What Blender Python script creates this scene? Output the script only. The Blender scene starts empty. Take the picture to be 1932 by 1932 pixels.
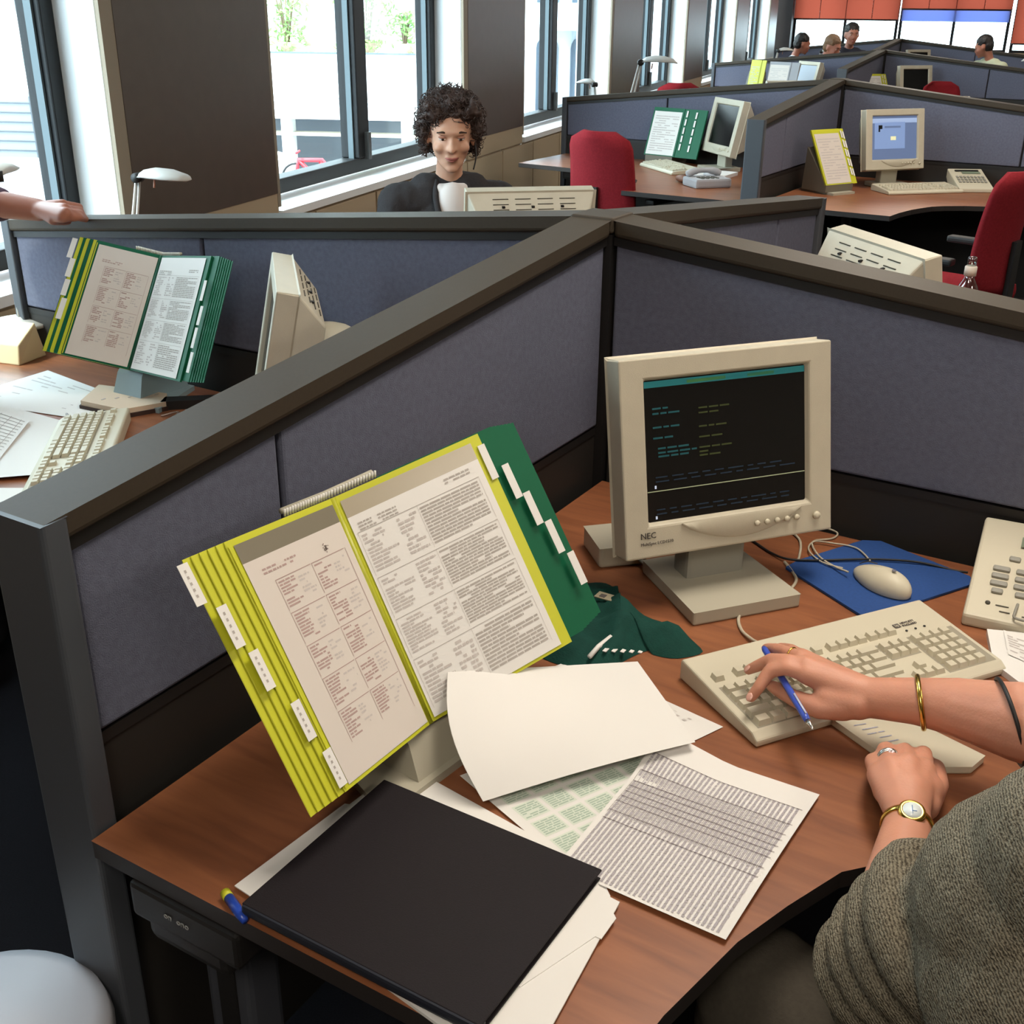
import bpy, bmesh, math, random
from mathutils import Vector, Matrix
from math import sin, cos, pi, radians as R
random.seed(7)
SC = bpy.context.scene
COL = SC.collection

# ------------------------------------------------------------------ camera
F_PX, PITCH, ROLL, CAM_Z = 2132.0, R(24.10), R(.592), 1.627
fwd = Vector((0, cos(PITCH), -sin(PITCH))); up0 = Vector((0, sin(PITCH), cos(PITCH))); rt0 = Vector((1, 0, 0))
RT = rt0*cos(ROLL) + up0*sin(ROLL); UP = up0*cos(ROLL) - rt0*sin(ROLL)
cam_d = bpy.data.cameras.new('camera'); cam = bpy.data.objects.new('camera', cam_d); COL.objects.link(cam)
cam_d.sensor_width = 36; cam_d.lens = F_PX/1932*36; cam_d.clip_start = .05; cam_d.clip_end = 500
M = Matrix((RT, UP, -fwd)).transposed().to_4x4(); M.translation = (0, 0, CAM_Z); cam.matrix_world = M
SC.camera = cam
CAMP = Vector((0, 0, CAM_Z))

def at(u, v, z):                      # pixel of the photograph -> point on the level z
    d = fwd + RT*((u-966)/F_PX) + UP*((966-v)/F_PX)
    return CAMP + d*((z-CAM_Z)/d.z)
def aty(u, v, y):
    d = fwd + RT*((u-966)/F_PX) + UP*((966-v)/F_PX)
    return CAMP + d*(y/d.y)

# ------------------------------------------------------------------ world, daylight, exposure
W = bpy.data.worlds.new('world'); SC.world = W; W.use_nodes = True
nt = W.node_tree; bg = nt.nodes['Background']
tc = nt.nodes.new('ShaderNodeTexCoord'); sx = nt.nodes.new('ShaderNodeSeparateXYZ'); cr = nt.nodes.new('ShaderNodeValToRGB')
nt.links.new(tc.outputs['Generated'], sx.inputs[0]); nt.links.new(sx.outputs['Z'], cr.inputs[0]); nt.links.new(cr.outputs[0], bg.inputs[0])
cr.color_ramp.elements[0].position = 0; cr.color_ramp.elements[0].color = (.55, .62, .68, 1)
cr.color_ramp.elements[1].position = .25; cr.color_ramp.elements[1].color = (.80, .90, 1, 1)
bg.inputs[1].default_value = 13.0
sun_d = bpy.data.lights.new('sun', 'SUN'); sun_d.energy = 5.0; sun_d.angle = R(6); sun_d.color = (1, .96, .88)
sun = bpy.data.objects.new('sun', sun_d); COL.objects.link(sun); sun.rotation_euler = (R(38), 0, R(-60))
SC.view_settings.view_transform = 'Standard'; SC.view_settings.look = 'None'
SC.view_settings.exposure = 0.0; SC.view_settings.gamma = 1; SC.view_settings.use_curve_mapping = False
SC.cycles.use_denoising = True
SC.cycles.max_bounces = 8; SC.cycles.diffuse_bounces = 4; SC.cycles.transparent_max_bounces = 12
SC.cycles.caustics_reflective = False; SC.cycles.caustics_refractive = False
SC.cycles.sample_clamp_indirect = 6

# ------------------------------------------------------------------ frames
TH = R(-31.1)
def frame(x, y, yaw=TH, z=0): return Matrix.Translation((x, y, z)) @ Matrix.Rotation(yaw, 4, 'Z')
J = [frame(.171, 2.265), frame(1.902, 7.121), frame(3.76, 12.55), frame(5.50, 17.62)]
WALL = frame(-1.063, 5.171, R(71.2-90))
I4 = Matrix.Identity(4)
def loc(M, x, y, z=0, yaw=0): return M @ Matrix.Translation((x, y, z)) @ Matrix.Rotation(R(yaw), 4, 'Z')
DZ = .72

# ------------------------------------------------------------------ materials
def lin(h):
    h = h.lstrip('#'); c = [int(h[i:i+2], 16)/255 for i in (0, 2, 4)]
    return tuple((x/12.92 if x <= .04045 else ((x+.055)/1.055)**2.4) for x in c) + (1,)
MC = {}
def mat(name, col='#888888', rough=.6, metal=0, noise=0, nscale=60, bump=0, bscale=400, emit=0, spec=.4, sss=0, stretch=None, alpha=None):
    if name in MC: return MC[name]
    m = bpy.data.materials.new(name); m.use_nodes = True; n = m.node_tree.nodes; l = m.node_tree.links
    b = n['Principled BSDF']; c = lin(col)
    b.inputs['Base Color'].default_value = c; b.inputs['Roughness'].default_value = rough; b.inputs['Metallic'].default_value = metal
    b.inputs['Specular IOR Level'].default_value = spec
    if sss: b.inputs['Subsurface Weight'].default_value = sss; b.inputs['Subsurface Radius'].default_value = (.012, .004, .002)
    if emit: b.inputs['Emission Color'].default_value = c; b.inputs['Emission Strength'].default_value = emit
    if noise or bump:
        t = n.new('ShaderNodeTexCoord'); mp = n.new('ShaderNodeMapping'); l.new(t.outputs['Object'], mp.inputs[0])
        if stretch: mp.inputs['Scale'].default_value = stretch
    if noise:
        x = n.new('ShaderNodeTexNoise'); x.inputs['Scale'].default_value = nscale; x.inputs['Detail'].default_value = 5; l.new(mp.outputs[0], x.inputs[0])
        k = n.new('ShaderNodeValToRGB'); e = k.color_ramp.elements
        e[0].position = .3; e[1].position = .7
        e[0].color = tuple(v*(1-noise) for v in c[:3])+(1,); e[1].color = tuple(min(1, v*(1+noise)) for v in c[:3])+(1,)
        l.new(x.outputs['Fac'], k.inputs[0]); l.new(k.outputs[0], b.inputs['Base Color'])
    if bump:
        x = n.new('ShaderNodeTexNoise'); x.inputs['Scale'].default_value = bscale; l.new(mp.outputs[0], x.inputs[0])
        q = n.new('ShaderNodeBump'); q.inputs['Strength'].default_value = bump; q.inputs['Distance'].default_value = .002
        l.new(x.outputs['Fac'], q.inputs['Height']); l.new(q.outputs[0], b.inputs['Normal'])
    MC[name] = m; return m
def glassmat(name, tint='#f2fafa', gloss=.08, rough=.02):
    if name in MC: return MC[name]
    m = bpy.data.materials.new(name); m.use_nodes = True; n = m.node_tree.nodes; l = m.node_tree.links
    n.remove(n['Principled BSDF']); o = n['Material Output']
    a = n.new('ShaderNodeBsdfTransparent'); a.inputs[0].default_value = lin(tint)
    g = n.new('ShaderNodeBsdfGlossy'); g.inputs['Roughness'].default_value = rough
    x = n.new('ShaderNodeMixShader'); fw = n.new('ShaderNodeLayerWeight'); fw.inputs[0].default_value = .5; fr = n.new('ShaderNodeMath'); fr.operation = 'POWER'; fr.inputs[1].default_value = 5; l.new(fw.outputs['Facing'], fr.inputs[0])
    mu = n.new('ShaderNodeMath'); mu.operation = 'MULTIPLY_ADD'; mu.inputs[1].default_value = .6; mu.inputs[2].default_value = gloss*.3
    l.new(fr.outputs[0], mu.inputs[0]); l.new(mu.outputs[0], x.inputs[0]); l.new(a.outputs[0], x.inputs[1]); l.new(g.outputs[0], x.inputs[2]); l.new(x.outputs[0], o.inputs[0])
    MC[name] = m; return m
def woodmat():
    m = bpy.data.materials.new('cherry_wood'); m.use_nodes = True; n = m.node_tree.nodes; l = m.node_tree.links; b = n['Principled BSDF']
    t = n.new('ShaderNodeTexCoord'); mp = n.new('ShaderNodeMapping'); mp.inputs['Scale'].default_value = (1.2, 9, 9); l.new(t.outputs['Object'], mp.inputs[0])
    x = n.new('ShaderNodeTexNoise'); x.inputs['Scale'].default_value = 5; x.inputs['Detail'].default_value = 9; x.inputs['Distortion'].default_value = .6; l.new(mp.outputs[0], x.inputs[0])
    k = n.new('ShaderNodeValToRGB'); e = k.color_ramp.elements; e[0].position = .25; e[1].position = .8; e[0].color = lin('#76462d'); e[1].color = lin('#985f3d')
    l.new(x.outputs['Fac'], k.inputs[0]); l.new(k.outputs[0], b.inputs['Base Color']); b.inputs['Roughness'].default_value = .38; b.inputs['Specular IOR Level'].default_value = .5
    return m
def knitmat():
    m = bpy.data.materials.new('olive_knit'); m.use_nodes = True; n = m.node_tree.nodes; l = m.node_tree.links; b = n['Principled BSDF']
    t = n.new('ShaderNodeTexCoord'); mp = n.new('ShaderNodeMapping'); l.new(t.outputs['Object'], mp.inputs[0]); mp.inputs['Rotation'].default_value = (R(20), R(35), R(25))
    w = n.new('ShaderNodeTexWave'); w.inputs['Scale'].default_value = 120; w.inputs['Distortion'].default_value = 5; w.inputs['Detail'].default_value = 3; w.inputs['Detail Scale'].default_value = 2.5; l.new(mp.outputs[0], w.inputs[0])
    x = n.new('ShaderNodeTexNoise'); x.inputs['Scale'].default_value = 420; l.new(mp.outputs[0], x.inputs[0])
    mx = n.new('ShaderNodeMath'); mx.operation = 'MULTIPLY_ADD'; mx.inputs[1].default_value = .35; l.new(w.outputs['Fac'], mx.inputs[0]); l.new(x.outputs['Fac'], mx.inputs[2])
    k = n.new('ShaderNodeValToRGB'); e = k.color_ramp.elements; e[0].position = .42; e[1].position = .85; e[0].color = lin('#494238'); e[1].color = lin('#8a8270')
    l.new(mx.outputs[0], k.inputs[0]); l.new(k.outputs[0], b.inputs['Base Color']); b.inputs['Roughness'].default_value = .95; b.inputs['Specular IOR Level'].default_value = .1
    q = n.new('ShaderNodeBump'); q.inputs['Strength'].default_value = .8; q.inputs['Distance'].default_value = .003; l.new(mx.outputs[0], q.inputs['Height']); l.new(q.outputs[0], b.inputs['Normal'])
    return m
fabric = mat('screen_fabric', '#626473', .95, noise=.10, nscale=90, bump=.5, bscale=600, spec=.1)
railm = mat('rail_paint', '#3d352b', .55, noise=.05, nscale=200, spec=.25)
postm = mat('post_paint', '#474a4f', .45, spec=.4)
blackm = mat('black_plastic', '#1d1b1a', .5)
basem = mat('screen_base', '#292623', .55, spec=.3)
seamm = mat('seam', '#16151a', .8)
wood = woodmat()
edgem = mat('desk_edge', '#2a2523', .5)
beige = mat('beige_plastic', '#b9b19d', .45, noise=.03, nscale=30, bump=.15, bscale=900)
beige2 = mat('beige_plastic_light', '#c4bca6', .45)
keym = mat('keycap', '#c2baa4', .5)
creamy = mat('stand_plastic', '#aaa492', .5)
greyp = mat('grey_plastic', '#8d8a80', .5)
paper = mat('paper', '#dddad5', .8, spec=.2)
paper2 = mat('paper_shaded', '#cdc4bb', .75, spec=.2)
ink = mat('ink', '#a8a19a', .8); inkd = mat('ink_dark', '#57504c', .8)
yel = mat('yellow_plastic', '#bfc02e', .4, spec=.4); yel2 = mat('yellow_edge', '#a3a424', .4)
grn = mat('green_plastic', '#08583a', .5, spec=.25); grn2 = mat('green_dark', '#0a4a33', .4)
metal = mat('bright_metal', '#c9c9c6', .25, 1); gold = mat('gold', '#d9b35a', .22, 1)
steel = mat('lamp_white', '#b9b6b0', .4, spec=.5)
skin = mat('skin', '#c68b72', .5, noise=.06, nscale=25, sss=.15, bump=.15, bscale=300); skin2 = mat('skin_pale', '#c99a80', .5, noise=.06, nscale=25, sss=.15)
skin3 = mat('skin_tan', '#9c6450', .5, sss=.1)
red = mat('red_upholstery', '#7c2026', .95, noise=.12, nscale=120, bump=.4, bscale=500, spec=.1)
bluep = mat('blue_pad', '#1f437e', .8, noise=.08, nscale=200); bluepen = mat('blue_pen', '#3c55b8', .3, spec=.6)
knit = knitmat()
darkscreen = mat('dark_screen', '#0b0a0a', .22, spec=.5)
slotm = mat('slot', '#4a463d', .8)
winframe = mat('window_frame', '#17191b', .5, spec=.3)
whitewall = mat('white_reveal', '#dfe2e2', .8); trimm = mat('beige_trim', '#8d8271', .6); panelm = mat('brown_panel', '#50453c', .42, noise=.06, nscale=18, spec=.5)
cabm = mat('beige_cabinet', '#a8957a', .6); ledgem = mat('ledge_white', '#e4e4e2', .35, spec=.5)
pane = glassmat('window_pane', gloss=.02); clear = glassmat('clear_plastic', '#dfe4e2', .5, .05); film = glassmat('plastic_film', '#f8f7f3', .0, .45)

# ------------------------------------------------------------------ mesh builder
class MB:
    def __init__(s): s.v = []; s.f = []; s.mi = []; s.mats = []; s.sm = []
    def m(s, mt):
        if mt not in s.mats: s.mats.append(mt)
        return s.mats.index(mt)
    def add(s, vs, fs, mt=None, T=None, smooth=False):
        o = len(s.v)
        s.v += [(T @ Vector(v)) if T is not None else Vector(v) for v in vs]
        k = s.m(mt)
        for f in fs: s.f.append([i+o for i in f]); s.mi.append(k); s.sm.append(smooth)
    def box(s, c, d, mt=None, T=None, bev=0):
        x, y, z = c; a, b, h = d[0]/2, d[1]/2, d[2]/2
        if not bev:
            vs = [(x+i*a, y+j*b, z+k*h) for i in (-1, 1) for j in (-1, 1) for k in (-1, 1)]
            s.add(vs, [(0, 1, 3, 2), (4, 6, 7, 5), (0, 4, 5, 1), (2, 3, 7, 6), (0, 2, 6, 4), (1, 5, 7, 3)], mt, T)
        else:
            bm = bmesh.new(); bmesh.ops.create_cube(bm, size=1)
            for v in bm.verts: v.co = Vector((v.co.x*a*2+x, v.co.y*b*2+y, v.co.z*h*2+z))
            bmesh.ops.bevel(bm, geom=bm.edges[:], offset=bev, segments=2, affect='EDGES', profile=.6)
            s.bm(bm, mt, T)
    def bm(s, bm, mt=None, T=None, smooth=False):
        bm.verts.index_update(); s.add([v.co.copy() for v in bm.verts], [[v.index for v in f.verts] for f in bm.faces], mt, T, smooth); bm.free()
    def prism(s, pts, z0, z1, mt=None, T=None, topmt=None):
        n = len(pts); vs = [(p[0], p[1], z0) for p in pts]+[(p[0], p[1], z1) for p in pts]
        area = sum(pts[i][0]*pts[(i+1) % n][1]-pts[(i+1) % n][0]*pts[i][1] for i in range(n))
        idx = list(range(n)) if area > 0 else list(range(n))[::-1]
        s.add(vs, [[i for i in reversed(idx)]]+[[idx[k], idx[(k+1) % n], idx[(k+1) % n]+n, idx[k]+n] for k in range(n)], mt, T)
        s.add(vs, [[i+n for i in idx]], topmt or mt, T)
    def tube(s, pts, r, mt=None, T=None, n=8, r1=None):
        pts = [Vector(p) for p in pts]; rings = []; vs = []; fs = []
        k = len(pts); prev = None
        for i, p in enumerate(pts):
            d = (pts[min(i+1, k-1)]-pts[max(i-1, 0)]).normalized()
            if prev is None: a = d.orthogonal().normalized()
            else: a = (prev-d*prev.dot(d)).normalized()
            prev = a; b = d.cross(a); rr = r if r1 is None else r+(r1-r)*i/max(1, k-1)
            if isinstance(r, (list, tuple)): rr = r[i]
            for j in range(n): t = 2*pi*j/n; vs.append(p+(a*cos(t)+b*sin(t))*rr)
        for i in range(k-1):
            for j in range(n): fs.append((i*n+j, i*n+(j+1) % n, (i+1)*n+(j+1) % n, (i+1)*n+j))
        fs.append(list(range(n))[::-1]); fs.append([(k-1)*n+j for j in range(n)])
        s.add(vs, fs, mt, T, True)
    def lathe(s, prof, mt=None, T=None, n=24):
        vs = []; fs = []
        for r, z in prof:
            for j in range(n): t = 2*pi*j/n; vs.append((r*cos(t), r*sin(t), z))
        for i in range(len(prof)-1):
            for j in range(n): fs.append((i*n+j, i*n+(j+1) % n, (i+1)*n+(j+1) % n, (i+1)*n+j))
        fs.append(list(range(n))[::-1]); fs.append([(len(prof)-1)*n+j for j in range(n)])
        s.add(vs, fs, mt, T, True)
    def ell(s, c, r, mt=None, T=None, seg=16):
        bm = bmesh.new(); bmesh.ops.create_uvsphere(bm, u_segments=seg, v_segments=seg//2+2, radius=1)
        for v in bm.verts: v.co = Vector((v.co.x*r[0]+c[0], v.co.y*r[1]+c[1], v.co.z*r[2]+c[2]))
        s.bm(bm, mt, T, True)
    def patch(s, A, B, C, D, nu=1, nv=1, fn=None, mt=None, T=None, th=0):
        """A top-left, B top-right, C bottom-right, D bottom-left; fn(u,v)->offset"""
        A, B, C, D = map(Vector, (A, B, C, D)); vs = []
        N = (B-A).cross(D-A).normalized()
        for j in range(nv+1):
            for i in range(nu+1):
                u = i/nu; v = j/nv; p = (A*(1-u)+B*u)*(1-v)+(D*(1-u)+C*u)*v
                if fn: p = p+Vector(fn(u, v))
                vs.append(p)
        fs = [(j*(nu+1)+i, (j+1)*(nu+1)+i, (j+1)*(nu+1)+i+1, j*(nu+1)+i+1) for j in range(nv) for i in range(nu)]
        s.add(vs, fs, mt, T, nu > 1 or nv > 1)
        if th:
            o = len(vs); vs2 = [v+N*th for v in vs]
            s.add(vs2, [f[::-1] for f in fs], mt, T, nu > 1)
            b = [i for i in range(nu+1)]+[j*(nu+1)+nu for j in range(1, nv+1)]+[nv*(nu+1)+i for i in range(nu-1, -1, -1)]+[j*(nu+1) for j in range(nv-1, 0, -1)]
            al = vs+vs2; s.add(al, [(b[i], b[(i+1) % len(b)], b[(i+1) % len(b)]+o, b[i]+o) for i in range(len(b))], mt, T)
    def build(s, name, mt=None, parent=None, M=None, label=None, rot=None):
        me = bpy.data.meshes.new(name)
        me.from_pydata([tuple(v) for v in s.v], [], s.f)
        if not s.mats: s.mats = [mt]
        elif None in s.mats: s.mats[s.mats.index(None)] = mt
        for q in s.mats: me.materials.append(q)
        me.polygons.foreach_set('material_index', s.mi); me.polygons.foreach_set('use_smooth', s.sm); me.update()
        o = bpy.data.objects.new(name, me); COL.objects.link(o)
        if parent is not None: o.parent = parent
        if M is not None: o.matrix_basis = M
        if label: o['label'] = label
        return o
def smooth_by_angle(o): pass
def root(name, label, cat, M=I4, group=None):
    o = bpy.data.objects.new(name, None); o.empty_display_size = .1; COL.objects.link(o); o.matrix_basis = M
    o['label'] = label; o['category'] = cat
    if group: o['group'] = group
    return o
def tag(o, label, cat, group=None, kind=None):
    if label: o['label'] = label
    if cat: o['category'] = cat
    if group: o['group'] = group
    if kind: o['kind'] = kind
    return o
def struct(o): o['kind'] = 'structure'; return o
def copy_tree(o, parent=None):
    c = o.copy(); COL.objects.link(c); c.parent = parent
    for ch in list(o.children): copy_tree(ch, c)
    return c
def again(o, M, label, group=None):
    c = copy_tree(o); c.matrix_basis = M; c['label'] = label
    if group: c['group'] = group
    return c
def textmesh(txt, size, mt, parent, M, name='lettering', ext=.0004):
    cu = bpy.data.curves.new(name, 'FONT'); cu.body = txt; cu.size = size; cu.extrude = ext; cu.resolution_u = 2
    t = bpy.data.objects.new(name, cu); COL.objects.link(t); bpy.context.view_layer.update()
    me = bpy.data.meshes.new_from_object(t.evaluated_get(bpy.context.evaluated_depsgraph_get())); bpy.data.objects.remove(t)
    me.materials.clear(); me.materials.append(mt)
    o = bpy.data.objects.new(name, me); COL.objects.link(o); o.parent = parent; o.matrix_basis = M
    return o
def spline(pts, n=8):
    pts = [Vector(p) for p in pts]; P = [pts[0]]+pts+[pts[-1]]; out = []
    for i in range(1, len(P)-2):
        a, b, c, d = P[i-1:i+3]
        for k in range(n):
            t = k/n; out.append(.5*((2*b)+(c-a)*t+(2*a-5*b+4*c-d)*t*t+(3*b-a-3*c+d)*t**3))
    return out+[pts[-1]]
def bevel_obj(o, w=.003, seg=2, ang=40):
    m = o.modifiers.new('bevel', 'BEVEL'); m.width = w; m.segments = seg; m.limit_method = 'ANGLE'; m.angle_limit = R(ang); return o

# ================================================================== ROOM
def wallbox(name, x0, x1, y0, y1, z0, z1, m, kind=True, M=WALL, parent=None):
    b = MB(); b.box(((x0+x1)/2, (y0+y1)/2, (z0+z1)/2), (x1-x0, y1-y0, z1-z0)); o = b.build(name, m, parent, M)
    if kind: struct(o)
    return o
floorm = mat('carpet', '#1d1c1f', .95, noise=.15, nscale=300, bump=.4, bscale=500, spec=.05)
ceilm = mat('ceiling_white', '#cfccc4', .9)
YF = 19.0; YB = -9.5; XR = 9.0; ZC = 2.9
wallbox('floor', -.5, XR, YB, YF+.2, -.1, 0, floorm)
wallbox('ceiling', -.5, XR, YB, YF+.2, ZC, ZC+.1, ceilm)
wallbox('wall_right', XR, XR+.15, YB, YF+.2, 0, ZC, mat('wall_paint', '#b5aa98', .85))
wallbox('wall_back', -.5, XR, YB-.15, YB, 0, ZC, MC['wall_paint'])
# window wall: columns, ledges, cabinets, windows
cols = [(-9.5, -3.37), (-1.09, .01), (2.27, 3.43), (5.80, 6.98), (9.19, 10.4), (12.75, 13.95), (16.35, 17.4)]  # first span: unseen solid wall, added to block window light behind the camera
for k, (a, b) in enumerate(cols):
    w = wallbox('wall_column', -.3, -.006, a+.03, b-.03, 0, ZC, whitewall); w['label'] = 'white window reveal of the column'
    rv = MB()
    rv.box((-.15, a+.015, ZC/2), (.3, .03, ZC), whitewall); rv.box((-.15, b-.015, ZC/2), (.3, .03, ZC), whitewall); struct(rv.build('wall_reveal', whitewall, None, WALL))
    t = MB(); t.box((.004, a+.035, (ZC+.8)/2), (.02, .07, ZC-.8)); t.box((.004, b-.0125, (ZC+.8)/2), (.02, .025, ZC-.8)); struct(t.build('trim_%d' % (k+1), trimm, None, WALL))
    p = MB(); p.box((.008, (a+.07+b-.025)/2, (ZC+.86)/2), (.016, b-a-.095, ZC-.86)); struct(p.build('wall_panel', panelm, None, WALL))
wins = [(cols[i][1], cols[i+1][0]) for i in range(len(cols)-1)]+[(17.4, 18.95)]
for k, (a, b) in enumerate(wins):
    r = root('window_%d' % (k+1), 'dark framed window of the window wall', 'window', WALL @ Matrix.Translation((-.22, a, 0))); r['kind'] = 'structure'
    L = b-a; f = MB(); ft = .07; z0, z1 = .80, ZC-.05
    f.box((0, ft/2, (z0+z1)/2), (.1, ft, z1-z0)); f.box((0, L-ft/2, (z0+z1)/2), (.1, ft, z1-z0))
    f.box((0, L/2, z0+.035), (.1, L-2*ft, .07)); f.box((0, L/2, z1-.03), (.1, L-2*ft, .06)); f.box((0, L/2+.10, (z0+z1)/2), (.11, .13, z1-z0-.14))
    bevel_obj(f.build('window_frame', winframe, r), .006)
    g = MB(); g.box((-.03, L/2, (z0+z1)/2), (.006, L-.1, z1-z0-.08)); g.build('glass', pane, r)
    li = MB()
    for c in (ft+.006, L/2+.10-.071, L/2+.10+.071, L-ft-.006): li.box((.01, c, (z0+z1)/2), (.03, .010, z1-z0-.14))
    li.build('glazing_bead', mat('bead', '#56646a', .4), r)
    h = MB(); h.box((.065, L/2+.12, z0+.13), (.03, .03, .14)); h.build('window_handle', mat('handle_grey', '#4a4a4a', .4), r)
    struct(wallbox('trim_ledge', -.30, .02, a, b, .745, .78, ledgem))
    wallbox('wall_parapet', -.32, -.2, a, b, 0, .745, cabm)
for k in range(14):
    a = -9.0+k*2.0
    if a > 17.5: break
    r = root('window_cabinet', ['beige cabinet below the window ledge behind the curly haired man', 'beige cabinet below the brown column panel', 'beige cabinet under the window ledge further along'][k % 3], 'cabinet', WALL @ Matrix.Translation((0, a, 0)), 'beige cabinets along the window wall')
    r['label'] = 'beige cabinet in the row below the window ledges'
    b = MB(); b.box((-.10, 1.0, .37), (.19, 1.994, .74)); b.build('body', cabm, r)
    for j in range(3):
        d = MB(); d.box((.003, .335+j*.665, .39), (.014, .65, .68)); o = d.build('door', cabm, r); bevel_obj(o, .002)
for k, (a, b) in enumerate(cols):     # beige strip over the cabinets under each brown panel
    wallbox('trim_strip', -.005, .012, a+.07, b-.025, .745, .86, cabm)
# far wall with blinds
FW = WALL @ Matrix.Translation((0, YF, 0))
wallbox('wall_far', -.5, XR, YF, YF+.2, 0, .95, cabm)
wallbox('wall_far_upper', -.5, XR, YF, YF+.2, 2.6, ZC, cabm)
wallbox('wall_corner', -.3, .13, YF-.35, YF, 0, ZC, mat('dark_brown', '#241a17', .7))
def clothlight(name, col, tr=.55):
    m = bpy.data.materials.new(name); m.use_nodes = True; n = m.node_tree.nodes; l = m.node_tree.links; n.remove(n['Principled BSDF'])
    a = n.new('ShaderNodeBsdfDiffuse'); b = n.new('ShaderNodeBsdfTranslucent'); x = n.new('ShaderNodeMixShader'); x.inputs[0].default_value = tr
    a.inputs[0].default_value = lin(col); b.inputs[0].default_value = lin(col); l.new(a.outputs[0], x.inputs[1]); l.new(b.outputs[0], x.inputs[2]); l.new(x.outputs[0], n['Material Output'].inputs[0]); return m
orange = clothlight('orange_blind', '#b55440', .15); bluebl = clothlight('blue_screen', '#6a78bc', .22)
for k, x0 in enumerate((.13, 2.03, 3.97, 5.9)):
    x1 = x0+1.87
    r = root('window_%d' % (20+k), 'window of the far wall', 'window', FW @ Matrix.Translation((x0, 0, 0))); r['kind'] = 'structure'
    f = MB(); wdt = x1-x0
    for c in (.02, wdt/2, wdt-.02): f.box((c, .06, 1.77), (.05, .08, 1.66))
    f.box((wdt/2, .06, .97), (wdt, .08, .05)); f.box((wdt/2, .06, 2.58), (wdt, .08, .05)); f.build('window_frame', winframe, r)
    g = MB(); g.box((wdt/2, .08, 1.77), (wdt-.04, .006, 1.6)); g.build('glass', pane, r)
    zb = (1.465, 1.65, 1.10, 1.45)[k]
    rb = root('roller_blind', ['orange roller blind at the left of the far wall', 'orange roller blind pulled highest, above the blue screen', 'orange roller blind pulled lowest at the right edge', 'orange roller blind outside the right edge of the photo'][k], 'blind', FW @ Matrix.Translation((x0, -.05, 0)), 'orange blinds on the far wall')
    cl = MB()
    for j in range(4):
        cl.patch((wdt*j/4+.006, 0, 2.65), (wdt*(j+1)/4-.006, 0, 2.65), (wdt*(j+1)/4-.006, 0, zb), (wdt*j/4+.006, 0, zb))
        if j: cl.box((wdt*j/4, .003, (zb+2.65)/2), (.012, .004, 2.65-zb), mat('blind_seam', '#7a3326', .9))
    cl.build('blind_cloth', orange, rb)
    w = MB(); w.tube([(0, 0, zb), (wdt, 0, zb)], .014); w.build('bottom_bar', mat('bar_dark', '#3a2420', .6), rb)
    if k == 1:
        b2 = MB(); b2.patch((.02, 0, 1.64), (wdt-.02, 0, 1.64), (wdt-.02, 0, 1.45), (.02, 0, 1.45)); o = b2.build('blue_sun_screen', bluebl, None, FW @ Matrix.Translation((x0, .0, 0)))
        tag(o, 'translucent blue sun screen strip below the highest orange blind', 'blind')
# ceiling lights
lampm = mat('tube_light', '#fff2dc', emit=4.0)
for i, (x, y) in enumerate([(x_, y_) for y_ in (-5.6, -2.7, 1.2, 5.4, 10.0, 15.0) for x_ in (2.7, 5.6)]):
    r = root('ceiling_light', 'recessed fluorescent ceiling light', 'lamp', WALL @ Matrix.Translation((x, y, ZC-.06)), 'ceiling lights out of the photo')
    f = MB()
    for sx_ in (-.31, .31): f.box((sx_, 0, 0), (.03, 1.3, .09))
    for sy in (-.64, .64): f.box((0, sy, 0), (.6, .03, .09))
    f.build('frame', steel, r)
    g = MB(); g.box((0, 0, .02), (.58, 1.24, .02)); g.build('diffuser', lampm, r)
    ld = bpy.data.lights.new('ceiling_lamp', 'AREA'); ld.shape = 'RECTANGLE'; ld.size = .56; ld.size_y = 1.2; ld.energy = 35; ld.color = (1, .91, .80)
    lo = bpy.data.objects.new('ceiling_lamp', ld); COL.objects.link(lo); lo.parent = r; lo.location = (0, 0, -.05)
# ================================================================== OUTSIDE
fac = mat('facade_white', '#ecece8', .9); facg = mat('facade_grey', '#74797d', .8); asph = mat('asphalt', '#9a9ca2', .9); leaf = mat('leaves', '#7ba85a', .9)
OG = -.60                                            # street level
wallbox('ground', -60, -.35, -30, 60, OG-.1, OG, asph)
def part(name, m, p, *bx):
    b = MB()
    for (x0, x1, y0, y1, z0, z1) in bx: b.box(((x0+x1)/2, (y0+y1)/2, (z0+z1)/2), (x1-x0, y1-y0, z1-z0))
    return b.build(name, m, p)
YO = Matrix.Translation((0, 16, 0)) @ Matrix.Rotation(R(-7), 4, 'Z')
bl = root('low_building', 'long white low building with a roof terrace across the street', 'building', YO)
part('wall', fac, bl, (-5.4, -.2, 0, 2.6, .19, 1.02))
part('undercroft_wall', facg, bl, (-5.4, -.2, 1.0, 2.6, OG, .19)); part('beam', mat('beam_beige', '#c9bda8', .8), bl, (-5.4, -.9, .1, .35, -.04, .0))
part('cornice', mat('cornice', '#8f9696', .8), bl, (-5.4, -.2, -.03, 0, .46, .475), (-5.4, -.2, -.03, 0, .40, .41))
for i in range(3): part('pillar', fac, bl, (-5.0+i*1.7, -4.85+i*1.7, .1, .3, OG, .19))
part('railing', mat('rail_dark', '#5a6266', .6), bl, (-5.4, -.2, .0, .04, 1.02, 1.045))
tb = root('tall_building', 'pale building with faint window rows behind the roof terrace', 'building', YO)
part('wall', fac, tb, (-9, -1.3, 8, 10, OG, 9))
for i in range(6):
    for j in range(3): part('window', mat('win_pale', '#b9c6c8', .4), tb, (-8.6+i*1.35, -7.8+i*1.35, 7.97, 8.02, 1.1+j*2.2, 2.3+j*2.2))
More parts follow.
